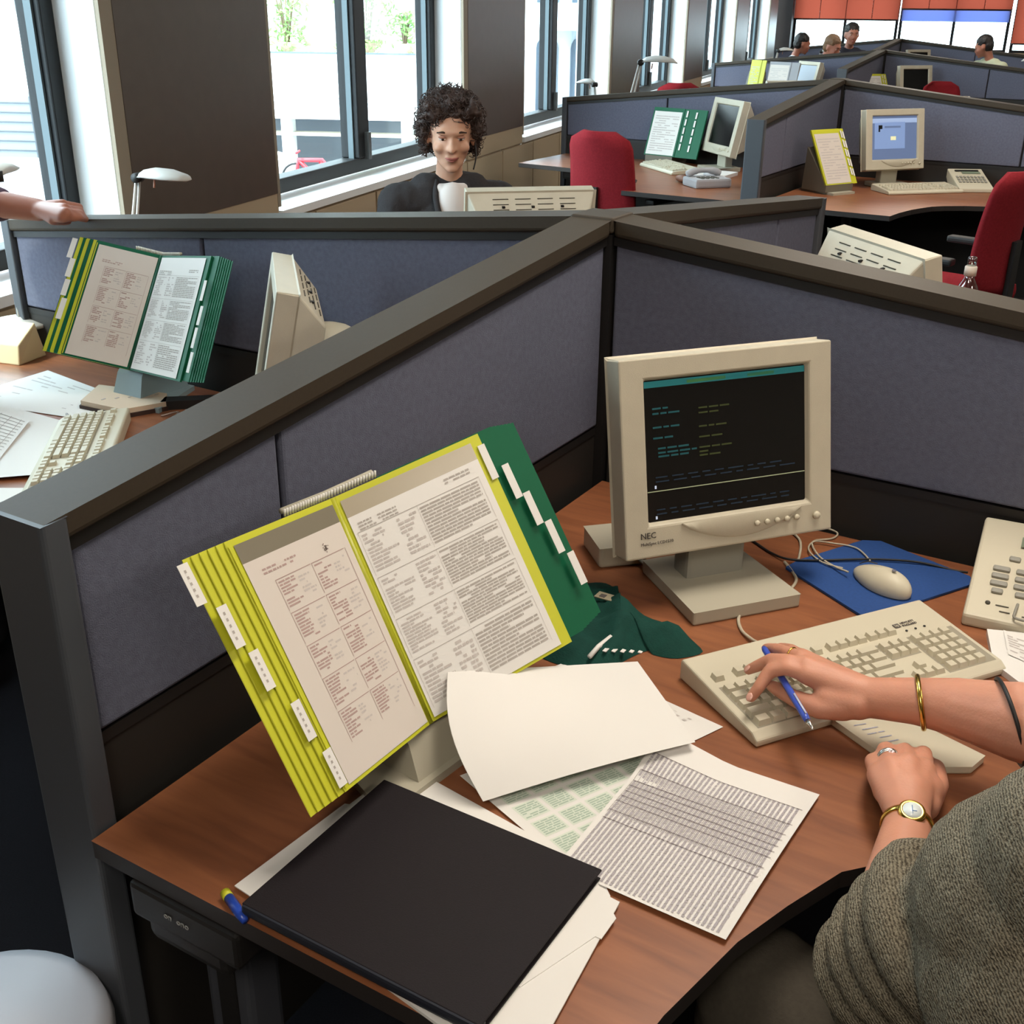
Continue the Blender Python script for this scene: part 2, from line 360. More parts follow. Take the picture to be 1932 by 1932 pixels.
gb_ = root('garage_building', 'white building with a grey roller door, seen in the leftmost window', 'building', YO)
part('wall', fac, gb_, (-14, -5.5, 1.5, 6, OG, 8))
part('roller_door', facg, gb_, (-8.4, -6.95, 1.44, 1.5, OG, .36))
part('door_lines', mat('line_grey', '#4a4e52', .7), gb_, *[(-8.4, -6.95, 1.42, 1.44, -.5+.14*k, -.49+.14*k) for k in range(6)], (-7.7, -7.66, 1.42, 1.44, OG, .30))
part('window', mat('win_teal', '#8fb0a8', .4), gb_, (-7.9, -7.45, 1.46, 1.5, .75, .95)); part('window', mat('win_violet', '#a9a6bb', .4), gb_, (-7.35, -7.2, 1.46, 1.5, .75, .98)); part('window', facg, gb_, (-8.2, -7.4, 1.46, 1.5, 1.5, 2.1))
tb2 = root('glass_building', 'blue grey building with arched dark openings behind the street light', 'building', Matrix.Translation((0, 22, 0)))
part('wall', mat('facade_bluegrey', '#c3ccd4', .7), tb2, (.35, 1.7, 0, 3, OG, 10))
for i in range(2):
    b = MB(); cx = .55+i*.62; pts = [(cx-.2, -.55), (cx+.2, -.55)]+[(cx+.2*cos(a*pi/8), .95+.2*sin(a*pi/8)) for a in range(9)]
    b.prism(pts, 0, .05); b.build('arched_opening', mat('dark_glass', '#47525f', .4), tb2, Matrix.Rotation(R(90), 4, 'X') @ Matrix.Translation((0, 0, .0)))
    part('window', MC['dark_glass'], tb2, (cx-.2, cx+.2, -.05, 0, 1.7, 2.6))
part('awning', fac, tb2, (.35, 1.7, -.5, 0, 1.25, 1.4))
def tree(p, h, n, label):
    b = MB()
    for i in range(n):
        a = random.random()*2*pi; rr = random.random()**.5*h*.34; zz = random.random()*h
        for q in range(7):
            c = Vector((rr*cos(a)+random.uniform(-.08, .08), rr*sin(a)+random.uniform(-.08, .08), zz+random.uniform(-.08, .08)))
            d1 = Vector((random.uniform(-1, 1), random.uniform(-1, 1), random.uniform(-.3, 1))).normalized()*.05; d2 = d1.orthogonal().normalized()*.018
            b.add([c-d1, c+d2, c+d1, c-d2], [(0, 1, 2, 3)])
    r = root('potted_shrub', label, 'plant', YO @ Matrix.Translation(p))
    b.build('foliage', leaf, r)
    s = MB()
    for i in range(7):
        a = i*.9; s.tube([(0, 0, -.02), (.2*cos(a)*h*.4, .2*sin(a)*h*.4, h*.5), (.45*cos(a)*h*.4, .45*sin(a)*h*.4, h*.95)], .01, n=5)
    s.build('stem', mat('bark', '#6a5b45', .9), r)
    p_ = MB(); p_.lathe([(.10, 0), (.15, .12), (.13, .12)], n=12); p_.build('pot', mat('terracotta', '#a0887a', .8), r)
tree((-3.25, .5, 1.03), .8, 50, 'green shrub on the roof terrace seen in the left window sash')
tree((-2.15, .6, 1.03), 1.3, 130, 'tall leafy bush on the roof terrace seen right of the mullion')
tree((-1.6, .5, 1.03), .5, 30, 'small shrub at the right end of the terrace planting')
van = root('van', 'white van parked under the low building', 'vehicle', Matrix.Translation((-3.75, 15.6, OG)) @ Matrix.Rotation(R(-7), 4, 'Z'))
b = MB(); b.box((0, 0, .26), (1.3, .55, .34), bev=.08); b.build('body', fac, van)
for i, (x, y) in enumerate(((-.4, -.27), (.4, -.27), (-.4, .27), (.4, .27))):
    b = MB(); b.lathe([(.08, -.03), (.10, 0), (.08, .03)], n=16); b.build('wheel', blackm, van, Matrix.Translation((x, y, .10)) @ Matrix.Rotation(R(90), 4, 'X'))
b = MB(); b.box((.45, 0, .36), (.30, .56, .10)); b.build('window', MC['dark_glass'], van)
bike = root('bicycle', 'red bicycle standing on the street beside the white van', 'bicycle', Matrix.Translation((-2.55, 15.0, OG)) @ Matrix.Rotation(R(90), 4, 'Z') @ Matrix.Scale(.75, 4))
for y in (-.35, .35):
    b = MB(); b.tube([(0, y+.24*cos(t*pi/12), .25+.24*sin(t*pi/12)) for t in range(25)], .018, n=6); b.build('wheel', blackm, bike)
b = MB(); rdm = mat('red_paint', '#c03038', .4); b.tube([(0, -.35, .25), (0, -.1, .55), (0, .3, .55), (0, .35, .25)], .04, n=6); b.tube([(0, -.1, .55), (0, 0, .25), (0, .3, .55)], .04, n=6); b.tube([(-.15, .3, .68), (.15, .3, .68)], .02, n=6); b.build('frame', rdm, bike)
sl = root('street_light', 'white street light with a round head outside the second window', 'street light', Matrix.Translation((.21, 17.5, OG)))
b = MB(); b.tube([(0, 0, 0), (0, 0, 5)], .022); b.build('pole', fac, sl)
b = MB(); b.lathe([(.03, 0), (.14, .03), (.12, .12), (.04, .16)]); b.build('lamp_head', fac, sl, Matrix.Translation((0, 0, 1.90)))

# ================================================================== SCREENS AND DESKS
def sloped(mb, x0, x1, y0, y1, zb, zt0, zt1, mt=None, top=None):
    zb0, zb1 = zb if isinstance(zb, tuple) else (zb, zb)
    vs = [(x0, y0, zb0), (x1, y0, zb1), (x1, y1, zb1), (x0, y1, zb0), (x0, y0, zt0), (x1, y0, zt1), (x1, y1, zt1), (x0, y1, zt0)]
    mb.add(vs, [(3, 2, 1, 0), (0, 1, 5, 4), (1, 2, 6, 5), (2, 3, 7, 6), (3, 0, 4, 7)], mt); mb.add(vs, [(4, 5, 6, 7)], top or mt)
def ft(x): return 1.223-.1*x
def make_arm(name, label, L, seam, M, group):
    r = root(name, label, 'partition', M, group)
    rail = MB(); sloped(rail, .047, L, -.044, .044, (ft(.047)+.004, ft(L)+.004), ft(.047)+.036, ft(L)+.036)
    bevel_obj(rail.build('top_rail', railm, r), .009, 3)
    lip = MB(); sloped(lip, .047, L-.002, -.037, .037, (ft(.047)-.012, ft(L)-.012), ft(.047)+.004, ft(L)+.004); lip.build('rail_lip_shade', blackm, r)  # narrow strip under the rail, black to put the rail's shade into the colour
    for a, b in ((.05, seam-.005), (seam+.005, L-.035)):
        f = MB(); sloped(f, a, b, -.033, .033, .838, ft(a)-.008, ft(b)-.008); bevel_obj(f.build('fabric_panel', fabric, r), .005, 2)
    g = MB(); sloped(g, .05, L-.03, -.022, .022, .80, ft(.05)-.01, ft(L)-.01); g.build('core', seamm, r)
    k = MB(); k.box(((.05+L-.03)/2, 0, .47), (L-.08, .056, .70)); k.build('base_panel', basem, r)
    s = MB(); s.box(((.05+L-.03)/2, 0, .826), (L-.08, .06, .016)); s.build('channel', blackm, r)
    p = MB(); sloped(p, L-.03, L+.006, -.047, .047, 0, ft(L)+.0365, ft(L)+.036); bevel_obj(p.build('end_post', postm, r), .006, 3)
    ft_ = MB(); ft_.box((L-.1, 0, .02), (.16, .07, .04)); ft_.build('foot', blackm, r)
    return r
def make_post(M, label):
    r = root('screen_post', label, 'post', M, 'posts joining four screens')
    p = MB(); p.box((0, 0, .615), (.088, .088, 1.225)); p.build('post', blackm, r)
    c = MB(); c.box((0, 0, 1.244), (.094, .094, .03)); bevel_obj(c.build('cap', railm, r), .005)
    return r
names = ['nearest', 'second', 'third', 'farthest']
arm_lab = {
 (0, 0): 'grey fabric desk screen behind the near computer, running off the right edge',
 (0, 90): 'short desk screen end behind the near joint, beige side with two panels',
 (0, 180): 'blue grey desk screen with a hand resting on its rail, left of the near joint',
 (0, 270): 'large grey desk screen running from the lower left corner to the near joint',
 (1, 0): 'grey desk screen behind the blue-screened monitor in the second cluster',
 (1, 90): 'short desk screen running back from the joint of the second cluster',
 (1, 180): 'light blue desk screen behind the green document holder in the second cluster',
 (1, 270): 'desk screen with dark square end post facing the camera in the second cluster',
 (2, 0): 'grey desk screen behind the black-screened monitor of the third cluster',
 (2, 90): 'short desk screen running back from the joint of the third cluster',
 (2, 180): 'blue grey desk screen in front of the two bowed people',
 (2, 270): 'desk screen pointing at the camera in the third cluster',
 (3, 0): 'farthest desk screen on the right, with a dark haired head above it',
 (3, 90): 'short desk screen running back from the farthest joint',
 (3, 180): 'farthest desk screen on the left, in front of the person at the back window',
 (3, 270): 'farthest desk screen pointing at the camera'}
protoL = protoS = None
for k in range(4):
    make_post(J[k], 'square dark post joining the four screens of the %s cluster' % names[k])
    for ang, L in ((0, 1.83), (180, 1.83), (90, 1.36), (270, 1.36)):
        M = J[k] @ Matrix.Rotation(R(ang), 4, 'Z'); lab = arm_lab[(k, ang)]
        if L > 1.5:
            if protoL is None: protoL = make_arm('desk_screen', lab, L, 1.075, M, 'grey desk screens of the clusters')
            else: again(protoL, M, lab)
        else:
            if protoS is None: protoS = make_arm('desk_screen', lab, L, .985, M, 'grey desk screens of the clusters')
            else: again(protoS, M, lab)
def make_desk(label, qx, qy, M, far=1.79, cut=False):
    r = root('desk', label, 'desk', M, 'wooden corner desks of the clusters')
    pts = [(.052, .052), (far, .052), (far, .68), (1.5, .70), (1.25, .735), (1.08, .78), (.96, .835), (.875, .90), (.825, .955), (.79, 1.04), (.762, 1.12), (.735, 1.25), (.722, 1.375), (.052, 1.375)]
    if cut: pts = [p for p in pts if p[1] < 1.0]+[(.052, .98)]
    pts = [(x*qx, y*qy) for x, y in pts]
    w = MB(); w.prism(pts, DZ-.026, DZ, edgem, None, wood); bevel_obj(w.build('worktop', wood, r), .002, 1)
    def leg(x, y, yaw):
        l = MB(); T = Matrix.Translation((x*qx, y*qy, 0)) @ Matrix.Rotation(R(yaw), 4, 'Z')
        l.box((0, 0, .33), (.075, .055, .60), None, T, .008); l.box((0, 0, .03), (.07, .5, .05), None, T, .01); l.box((.001, -.0285, .33), (.03, .003, .58), blackm, T)
        l.build('leg', mat('leg_paint', '#42444a', .4), r)
        h = MB(); h.box((0, 0, .645), (.13, .16, .08), None, T, .012); h.build('height_bracket', blackm, r)
    yl = 1.21 if not cut else .72
    leg(.19 if not cut else .34, yl+.08, 0); leg(far-.25, .34, 90); leg(.2, .25, 45)
    bm_ = MB(); bm_.box(((.19 if not cut else .34)*qx, .70*qy, .672), (.05, .9 if not cut else .6, .04)); bm_.box(((far/2)*qx, .34*qy, .672), (far-.6, .05, .04)); bm_.build('beam', blackm, r)
    if not cut:
        e = MB(); e.box((.20*qx, 1.335*qy, .668), (.17, .09, .05), None, None, .006); e.build('edge_bracket', blackm, r)
    return r
desk_lab = {(0, 1, -1): 'near cherry wood desk with curved edge under the papers and keyboard', (0, -1, -1): 'sunlit wooden desk left of the large screen, with papers',
 (0, -1, 1): 'wooden desk hidden behind the blue grey screen, by the curly haired man', (0, 1, 1): 'wooden desk hidden behind the near right screen, under the slotted monitor back',
 (1, 1, -1): 'wooden desk with yellow holder and blue-screened monitor, second cluster', (1, -1, -1): 'wooden desk by the tall red chair, with green document holder'}
for k in range(4):
    for qx, qy in ((1, -1), (-1, -1), (-1, 1), (1, 1)):
        lab = desk_lab.get((k, qx, qy), 'wooden corner desk behind the screens of the %s cluster, %s side' % (names[k], {(1, -1): 'right front', (-1, -1): 'left front', (-1, 1): 'left rear', (1, 1): 'right rear'}[(qx, qy)]))
        d = make_desk(lab, qx, qy, J[k], 2.0 if (k, qx, qy) == (0, -1, -1) else 1.79, (k, qx, qy) == (0, -1, -1))
        if (k, qx, qy) == (0, 1, -1):
            Z = Matrix.Translation((.172, -1.3812, .668)) @ Matrix.Rotation(R(90), 4, 'X')
            textmesh('on  ono', .0125, mat('label_grey', '#9a9a98', .6), d, Z)

# ================================================================== OFFICE THINGS
def make_monitor(label, M, screen, w=.385, h=.32, tilt=12, zb=.10, detail=True, group=None, logo=False):
    r = root('monitor', label, 'monitor', M, group)
    b = MB()      # base
    b.prism([(-.10, -.10), (.10, -.10), (.093, .10), (-.093, .10)], 0, .024, creamy); bevel_obj(b.build('base', creamy, r), .004)
    s = MB(); s.box((0, .035, .10), (.11, .05, .18), None, None, .008); s.build('stand', greyp if logo else creamy, r)
    T = Matrix.Translation((0, -.035, zb)) @ Matrix.Rotation(R(-tilt), 4, 'X')
    f = MB(); sw, sh = .302, .236; sb = .052; dp = .045
    # bezel: front ring with recessed opening, plus body
    X0, X1, Z0, Z1 = -sw/2, sw/2, sb, sb+sh
    o = [(-w/2, 0), (w/2, 0), (w/2, h), (-w/2, h)]; i = [(X0, Z0), (X1, Z0), (X1, Z1), (X0, Z1)]; i2 = [(X0+.004, Z0+.004), (X1-.004, Z0+.004), (X1-.004, Z1-.004), (X0+.004, Z1-.004)]
    vs = [(x, 0, z) for x, z in o]+[(x, 0, z) for x, z in i]+[(x, .010, z) for x, z in i2]+[(x, dp, z) for x, z in o]
    fs = []
    for k in range(4):
        q = (k+1) % 4; fs += [(k, q, q+4, k+4), (k+4, q+4, q+8, k+8), (q, k, k+12, q+12)]
    fs.append((12, 13, 14, 15)[::1]); f.add(vs, fs, None, T)
    ob = f.build('housing', beige, r); bevel_obj(ob, .003, 2, 50)
    if detail:
        c = MB(); n = 14   # the raised curved chin
        pts = [(-w/2+.10+(w-.16)*t/n, .047-.034*sin(pi*min(1, max(0, (t/n))))**.8) for t in range(n+1)]
        vs = []; fs = []
        for (x, z) in pts: vs += [(x, -.0005, .049), (x, -.005, z+.004), (x, 0, z)]
        for t in range(n): fs += [(t*3, t*3+1, t*3+4, t*3+3), (t*3+1, t*3+2, t*3+5, t*3+4)]
        c.add(vs, fs, None, T, True); c.build('chin', beige, r)
        for j in range(5):
            k2 = MB(); k2.lathe([(.005, 0), (.0045, .003), (.001, .0035)], n=12); k2.build('button', beige2, r, T @ Matrix.Translation((.045+j*.019, -.004, .032)) @ Matrix.Rotation(R(90), 4, 'X'))
        k2 = MB(); k2.lathe([(.007, 0), (.006, .004), (.001, .0045)], n=14); k2.build('power_button', beige2, r, T @ Matrix.Translation((.16, -.003, .03)) @ Matrix.Rotation(R(90), 4, 'X'))
    sc = MB(); sc.box((0, .011, (Z0+Z1)/2), (sw-.006, .002, sh-.006), None, T); so = sc.build('screen', darkscreen, r)
    screen(r, T, sw, sh, Z0)
    bk = MB()      # rear cover tapering back with vent slots on its sloping top
    vs = [(-w/2+.004, dp, .02), (w/2-.004, dp, .02), (w/2-.004, dp, h-.003), (-w/2+.004, dp, h-.003),
          (-w/2+.03, dp+.06, .05), (w/2-.03, dp+.06, .05), (w/2-.03, dp+.06, h-.06), (-w/2+.03, dp+.06, h-.06)]
    bk.add(vs, [(4, 5, 6, 7), (0, 1, 5, 4), (1, 2, 6, 5), (2, 3, 7, 6), (3, 0, 4, 7)], None, T)
    ob = bk.build('rear_cover', beige, r); bevel_obj(ob, .004)
    if detail:
        sl = MB(); nv = Vector((0, .058, .06)).normalized()
        a = Vector((0, dp+.004, h-.0065)); bdir = Vector((0, .06, -.057))
        for row in range(4):
            for seg in range(4):
                p = a+bdir*(.18+.2*row); xx = -w/2+.06+seg*(w-.12)/3.999
                sl.box((xx+(w-.12)/8-.005, p.y, p.z+.0012), ((w-.12)/4-.02, .002, .0018), None, T)
        sl.build('vent_slots', slotm, r)
        sq = MB()
        for s_ in range(3):
            p = a+bdir*.48; sq.box((-w/2+.105+s_*(w-.21)/2, p.y, p.z+.0015), (.009, .009, .004), None, T)
        sq.build('vent_clips', blackm, r)
    if logo:
        Tm = T @ Matrix.Translation((-w/2+.026, -.0012, .033)) @ Matrix.Rotation(R(90), 4, 'X')
        textmesh('NEC', .014, mat('ink_logo', '#3c3836', .6), r, Tm)
        textmesh('MultiSync LCD1510', .0072, inkd, r, T @ Matrix.Translation((-w/2+.026, -.0012, .022)) @ Matrix.Rotation(R(90), 4, 'X'))
    return r
tealm = mat('screen_teal', '#1d6b6e', emit=.35); tealt = mat('screen_text_teal', '#0f4a50', emit=.15); olt = mat('screen_text_olive', '#343c18', emit=.12); wht = mat('screen_white', '#a8b4c8', emit=.6)
def scr_terminal(r, T, sw, sh, Z0):
    b = MB(); rnd = random.Random(3)
    def q(x0, x1, z0, z1, m): b.box(((x0+x1)/2-sw/2, .0095, Z0+(z0+z1)/2), (x1-x0, .0006, z1-z0), m, T)
    q(.005, sw-.005, sh-.016, sh-.006, tealm); q(.08, .15, sh-.014, sh-.009, mat('screen_green', '#4a7c3c', emit=.3)); q(.19, .24, sh-.014, sh-.009, MC['screen_green'])
    for i, z in enumerate((.185, .177, .155, .138, .121, .114, .108)):
        x = .018+(.008 if i > 3 else 0)
        for k in range(rnd.randint(2, 4)):
            w = rnd.uniform(.008, .02); q(x, x+w, z, z+.0028, tealt); x += w+.003
        x = .10
        for k in range(rnd.randint(1, 3)):
            w = rnd.uniform(.01, .022); q(x, x+w, z-.006, z-.0035, olt); x += w+.003
    for z in (.075, .068, .022, .015):
        x = .02
        while x < .26:
            w = rnd.uniform(.01, .03); q(x, x+w, z, z+.002, mat('screen_text_blue', '#122638', emit=.1)); x += w+.008
    q(.005, sw-.005, .053, .0543, mat('screen_line', '#8a8f70', emit=.5)); q(.018, .021, .058, .063, wht); q(.018, .021, .008, .013, wht)
    b.build('screen_image', darkscreen, r)
def scr_black(r, T, sw, sh, Z0): pass
def scr_blue(r, T, sw, sh, Z0):
    b = MB()
    def q(x0, x1, z0, z1, m, y=.0095): b.box(((x0+x1)/2-sw/2, y, Z0+(z0+z1)/2), (x1-x0, .0006, z1-z0), m, T)
    q(.004, sw-.004, .004, sh-.004, mat('screen_blue', '#56688c', emit=.55)); q(.004, sw-.004, sh-.04, sh-.016, mat('screen_blue_light', '#8ba0c4', emit=.6), .009)
    q(.02, .22, .06, .20, mat('window_blue', '#7088b4', emit=.6), .009); q(.045, .07, .165, .185, darkscreen, .0085); q(.045, .055, .15, .17, darkscreen, .0085); q(.085, .19, .17, .18, MC['screen_blue'], .0085)
    q(.125, .16, .105, .125, mat('screen_cream', '#c8c8a0', emit=.7), .0085); b.build('screen_image', darkscreen, r)
def scr_grey(r, T, sw, sh, Z0):
    b = MB(); b.box((0, .0095, Z0+sh/2), (sw-.01, .0006, sh-.01), mat('screen_grey', '#8d97a0', emit=.6), T); b.build('screen_image', darkscreen, r)

m0 = make_monitor('near beige flat monitor with a dark text screen, facing the seated woman', loc(J[0], .44, -.38, DZ, 51.5), scr_terminal, logo=True)
make_monitor('beige monitor seen edge-on at the left desk, beside the green document holder', loc(J[0], -.605, -.335, DZ, -46.5), scr_black)
mB = [o for o in COL.objects if o.name == 'monitor.001'][0]
b = MB(); b.ell((0, .13, .255), (.06, .075, .045)); b.build('rear_hump', creamy, mB)
make_monitor('back of a beige monitor in front of the curly haired man', loc(J[0], -.74, .96, DZ, 222), scr_black, zb=.11)
make_monitor('slotted back of a beige monitor behind the near right screen', loc(J[0], .43, .67, DZ, 138), scr_black, zb=.12)
make_monitor('beige monitor with a blue screen window in the second cluster', loc(J[1], .46, -.38, DZ, 51), scr_blue)
make_monitor('white monitor with a black screen beside the green document holder, second cluster', loc(J[1], -.60, -.27, DZ, -42), scr_black)
make_monitor('beige monitor with a black screen in the third cluster', loc(J[2], .46, -.35, DZ, 51), scr_black, detail=False)
make_monitor('small light monitor with a grey screen in the third cluster', loc(J[2], -.70, -.25, DZ, -38), scr_grey, detail=False)
make_monitor('back of a monitor just above the rail behind the green document holder', loc(J[1], -.60, .92, DZ, 222), scr_black, zb=.155)
make_monitor('distant monitor directly above the black-screened one', loc(J[3], .42, -.45, DZ, 51), scr_black, detail=False)
make_monitor('tiny distant monitor beside the person at the back window', loc(J[3], -.75, -.30, DZ, -20), scr_black, detail=False)

# keyboards
def make_keyboard(label, M, full=True, w=.455, d=.178, logo=False, group=None):
    r = root('keyboard', label, 'keyboard', M, group)
    b = MB()       # side profile
    n = [(-d/2-.012, 0), (-d/2-.012, .010), (-d/2, .018), (d/2-.004, .034), (d/2, .030), (d/2, 0)]
    vs = [(-w/2, y, z) for y, z in n]+[(w/2, y, z) for y, z in n]; k = len(n)
    b.add(vs, [list(range(k)), list(range(k, 2*k))[::-1]]+[(i, i+k, (i+1) % k+k, (i+1) % k) for i in range(k)]); bevel_obj(b.build('case', beige2, r), .003, 2)
    def kz(y): return .018+(y+d/2)*.016/(d-.004)
    def key(x, y, wx, wy=.0165):
        q = MB(); z = kz(y); a, c = wx/2-.0008, wy/2-.0008; a2, c2 = a-.0022, c-.0022; h = .0085
        vs = [(-a, -c, 0), (a, -c, 0), (a, c, 0), (-a, c, 0), (-a2, -c2, h), (a2, -c2, h), (a2, c2+.001, h+.001), (-a2, c2+.001, h+.001)]
        q.add([(x+p[0], y+p[1], z+p[2]-.001) for p in vs], [(0, 1, 5, 4), (1, 2, 6, 5), (2, 3, 7, 6), (3, 0, 4, 7), (4, 5, 6, 7)])
        return q
    u = .0183; rows = []; x0 = -w/2+.014; y0 = -d/2+.013
    lay = [[1.3, 1.3, 1.3, 5.6, 1.3, 1.3, 1.3, 1.6], [2.2]+[1]*10+[2.8], [1.8]+[1]*11+[2.2], [1.5]+[1]*12+[1.5], [1]*13+[2]]
    wells = MB()
    keys = []
    for j, row in enumerate(lay):
        x = x0
        for k_ in row: keys.append((x+k_*u/2, y0+j*u, k_*u)); x += k_*u
    yf = y0+5*u+.012
    keys.append((x0+u/2, yf, u))
    for g in range(3):
        for k_ in range(4): keys.append((x0+2*u+g*4.6*u+k_*u+u/2, yf, u))
    xn = x0+15.35*u
    for j in (3, 4):
        for k_ in range(3): keys.append((xn+(k_+.5)*u, y0+j*u, u))
    for k_ in range(3): keys.append((xn+(k_+.5)*u, y0, u))
    keys.append((xn+1.5*u, y0+u, u)); 
    for k_ in range(3): keys.append((xn+(k_+.5)*u, yf, u))
    xp = xn+3.4*u
    for j in range(5):
        for k_ in range(4):
            if xp+(k_+1)*u < w/2-.006: keys.append((xp+(k_+.5)*u, y0+j*u, u))
    for (a, b_, c, e) in ((x0-.002, x0+15*u+.002, y0-.01, y0+5*u-.007), (xn-.002, xn+3*u+.002, y0+3*u-.01, y0+5*u-.007), (xp-.002, w/2-.008, y0-.01, y0+5*u-.007)):
        ym = (c+e)/2; wells.add([(a, c, kz(c)+.0003), (b_, c, kz(c)+.0003), (b_, e, kz(e)+.0003), (a, e, kz(e)+.0003)], [(0, 1, 2, 3)])
    wells.build('key_well', mat('well', '#938c7b', .8), r)
    if full:
        for (x, y, wx) in keys[:98]: key(x, y, wx).build('key', keym, r)
        if len(keys) > 98:
            rest = MB()
            for (x, y, wx) in keys[98:]: q = key(x, y, wx); rest.add(q.v, q.f)
            o = rest.build('key', keym, r); o['kind'] = 'stuff'
    else:
        rest = MB()
        for (x, y, wx) in keys: q = key(x, y, wx); rest.add(q.v, q.f)
        rest.build('keys', keym, r)['kind'] = 'stuff'
    if logo:
        Z = Matrix.Translation((xp+.006, yf+.008, kz(yf+.01)+.0012)) @ Matrix.Rotation(R(5), 4, 'X')
        q = MB(); q.box((.0, .002, 0), (.011, .009, .0006)); q.build('logo_block', inkd, r, Z)
        textmesh('hp', .008, beige2, r, Z @ Matrix.Translation((-.0045, -.0005, .0005)))
        textmesh('HEWLETT', .0062, inkd, r, Z @ Matrix.Translation((.009, .003, 0))); textmesh('PACKARD', .0062, inkd, r, Z @ Matrix.Translation((.009, -.0035, 0)))
        for i in range(3):
            q = MB(); q.lathe([(.002, 0), (.002, .001), (.0005, .0012)], n=10); q.build('indicator', blackm, r, Z @ Matrix.Translation((.006+.018*i, -.014, -.0005)))
    return r
# near keyboard: front left (.649,-.805), front right (.897,-.434)
ka = math.degrees(math.atan2(.371, .248))
make_keyboard('near beige full-size keyboard under the hand with the blue pen', loc(J[0], .70, -.535, DZ+.001, ka), logo=True)
make_keyboard('beige keyboard behind the large screen, in front of the sunlit papers', loc(J[0], -.965, -.545, DZ+.001, -48), group=None, d=.15)
make_keyboard('flat beige keyboard in front of the blue-screened monitor', loc(J[1], .63, -.46, DZ+.001, 45), full=False)
make_keyboard('white keyboard below the green document holder, second cluster', loc(J[1], -.86, -.42, DZ+.001, -40), full=False)

# near station: mouse and mouse pad
o = MB(); o.prism([(.515, -.245), (.525, -.205), (.600, -.06), (.630, -.045), (.80, -.105), (.812, -.13), (.70, -.33), (.675, -.345)], 0, .005)
o = o.build('mouse_pad', bluep, None, loc(J[0], 0, 0, DZ+.0005)); bevel_obj(o, .0015); tag(o, 'dark blue mouse pad under the beige mouse', 'mouse pad')
def make_mouse(label, M):
    r = root('mouse', label, 'mouse', M)
    bm = bmesh.new(); bmesh.ops.create_uvsphere(bm, u_segments=28, v_segments=18, radius=1)
    for v in bm.verts:
        x, y, z = v.co; wdt = .031*(1-.22*max(0, y)); z2 = max(z, -.25)
        v.co = Vector((x*wdt, y*.06, (z2+.25)*.028*(1-.25*y)))
    b = MB(); b.bm(bm, None, None, True); b.build('shell', beige2, r)
    g = MB(); g.tube([(0, .015, .0365), (0, .035, .032), (0, .052, .021)], .0009, n=5); g.build('button_gap', slotm, r)
    l = MB(); l.ell((0, -.022, .0395), (.004, .004, .0012)); l.build('badge', mat('badge', '#6c6a78', .4), r)
    return r
make_mouse('beige computer mouse on the dark blue pad', loc(J[0], .678, -.228, DZ+.006, 62))
def cord(name, pts, r, m, label, cat='cable', M=J[0]):
    b = MB(); b.tube(spline(pts, 8), r, n=7); o = b.build(name, m, None, M); return tag(o, label, cat)
cordm = mat('cord_beige', '#b5ab96', .5); cordk = mat('cord_black', '#1b1a1a', .5)
z = DZ+.003; iJ0 = J[0].inverted()
def pxc(pts, z0=z): return [iJ0 @ at(u, v, z0+(q[0] if q else 0)) for u, v, *q in pts]
cord('mouse_cable', pxc([(1600, 1079, .014), (1575, 1069, .008), (1548, 1052, .005), (1533, 1030, .003), (1538, 1020), (1570, 1016), (1580, 1006), (1561, 997), (1540, 993), (1500, 990)]), .0018, cordm, 'thin beige mouse cable looping above the blue pad')
cord('spare_cable', pxc([(1642, 1058, .006), (1616, 1034, .006), (1572, 1025, .004), (1536, 1022, .003), (1526, 1038, .004), (1550, 1060, .006), (1590, 1072, .008)]), .0016, cordm, 'second loop of thin cable lying behind the mouse')
cord('keyboard_cable', pxc([(1440, 1218, .014), (1418, 1206, .004), (1398, 1187), (1395, 1162), (1421, 1134), (1460, 1121), (1488, 1113), (1502, 1096), (1496, 1080), (1480, 1060)]), .0028, cordm, 'thicker beige keyboard cable curving round the monitor base')
cord('black_cable', pxc([(1400, 1010), (1421, 1021), (1453, 1042), (1489, 1055, .004), (1552, 1057, .006), (1642, 1055, .007), (1728, 1060, .007), (1800, 1076, .002), (1826, 1080, .004)]), .0022, cordk, 'black cable lying across the blue mouse pad to the phone')
cord('screen_cable', pxc([(1484, 985), (1493, 1002), (1510, 1022), (1506, 1056), (1490, 1070)]), .0024, cordm, 'beige cable hanging behind the right side of the monitor base')
cord('grey_cable', [(.18, -.05, z+.02), (.20, -.09, z), (.23, -.14, z), (.30, -.17, z)], .002, cordm, 'pale cable end left of the near monitor')

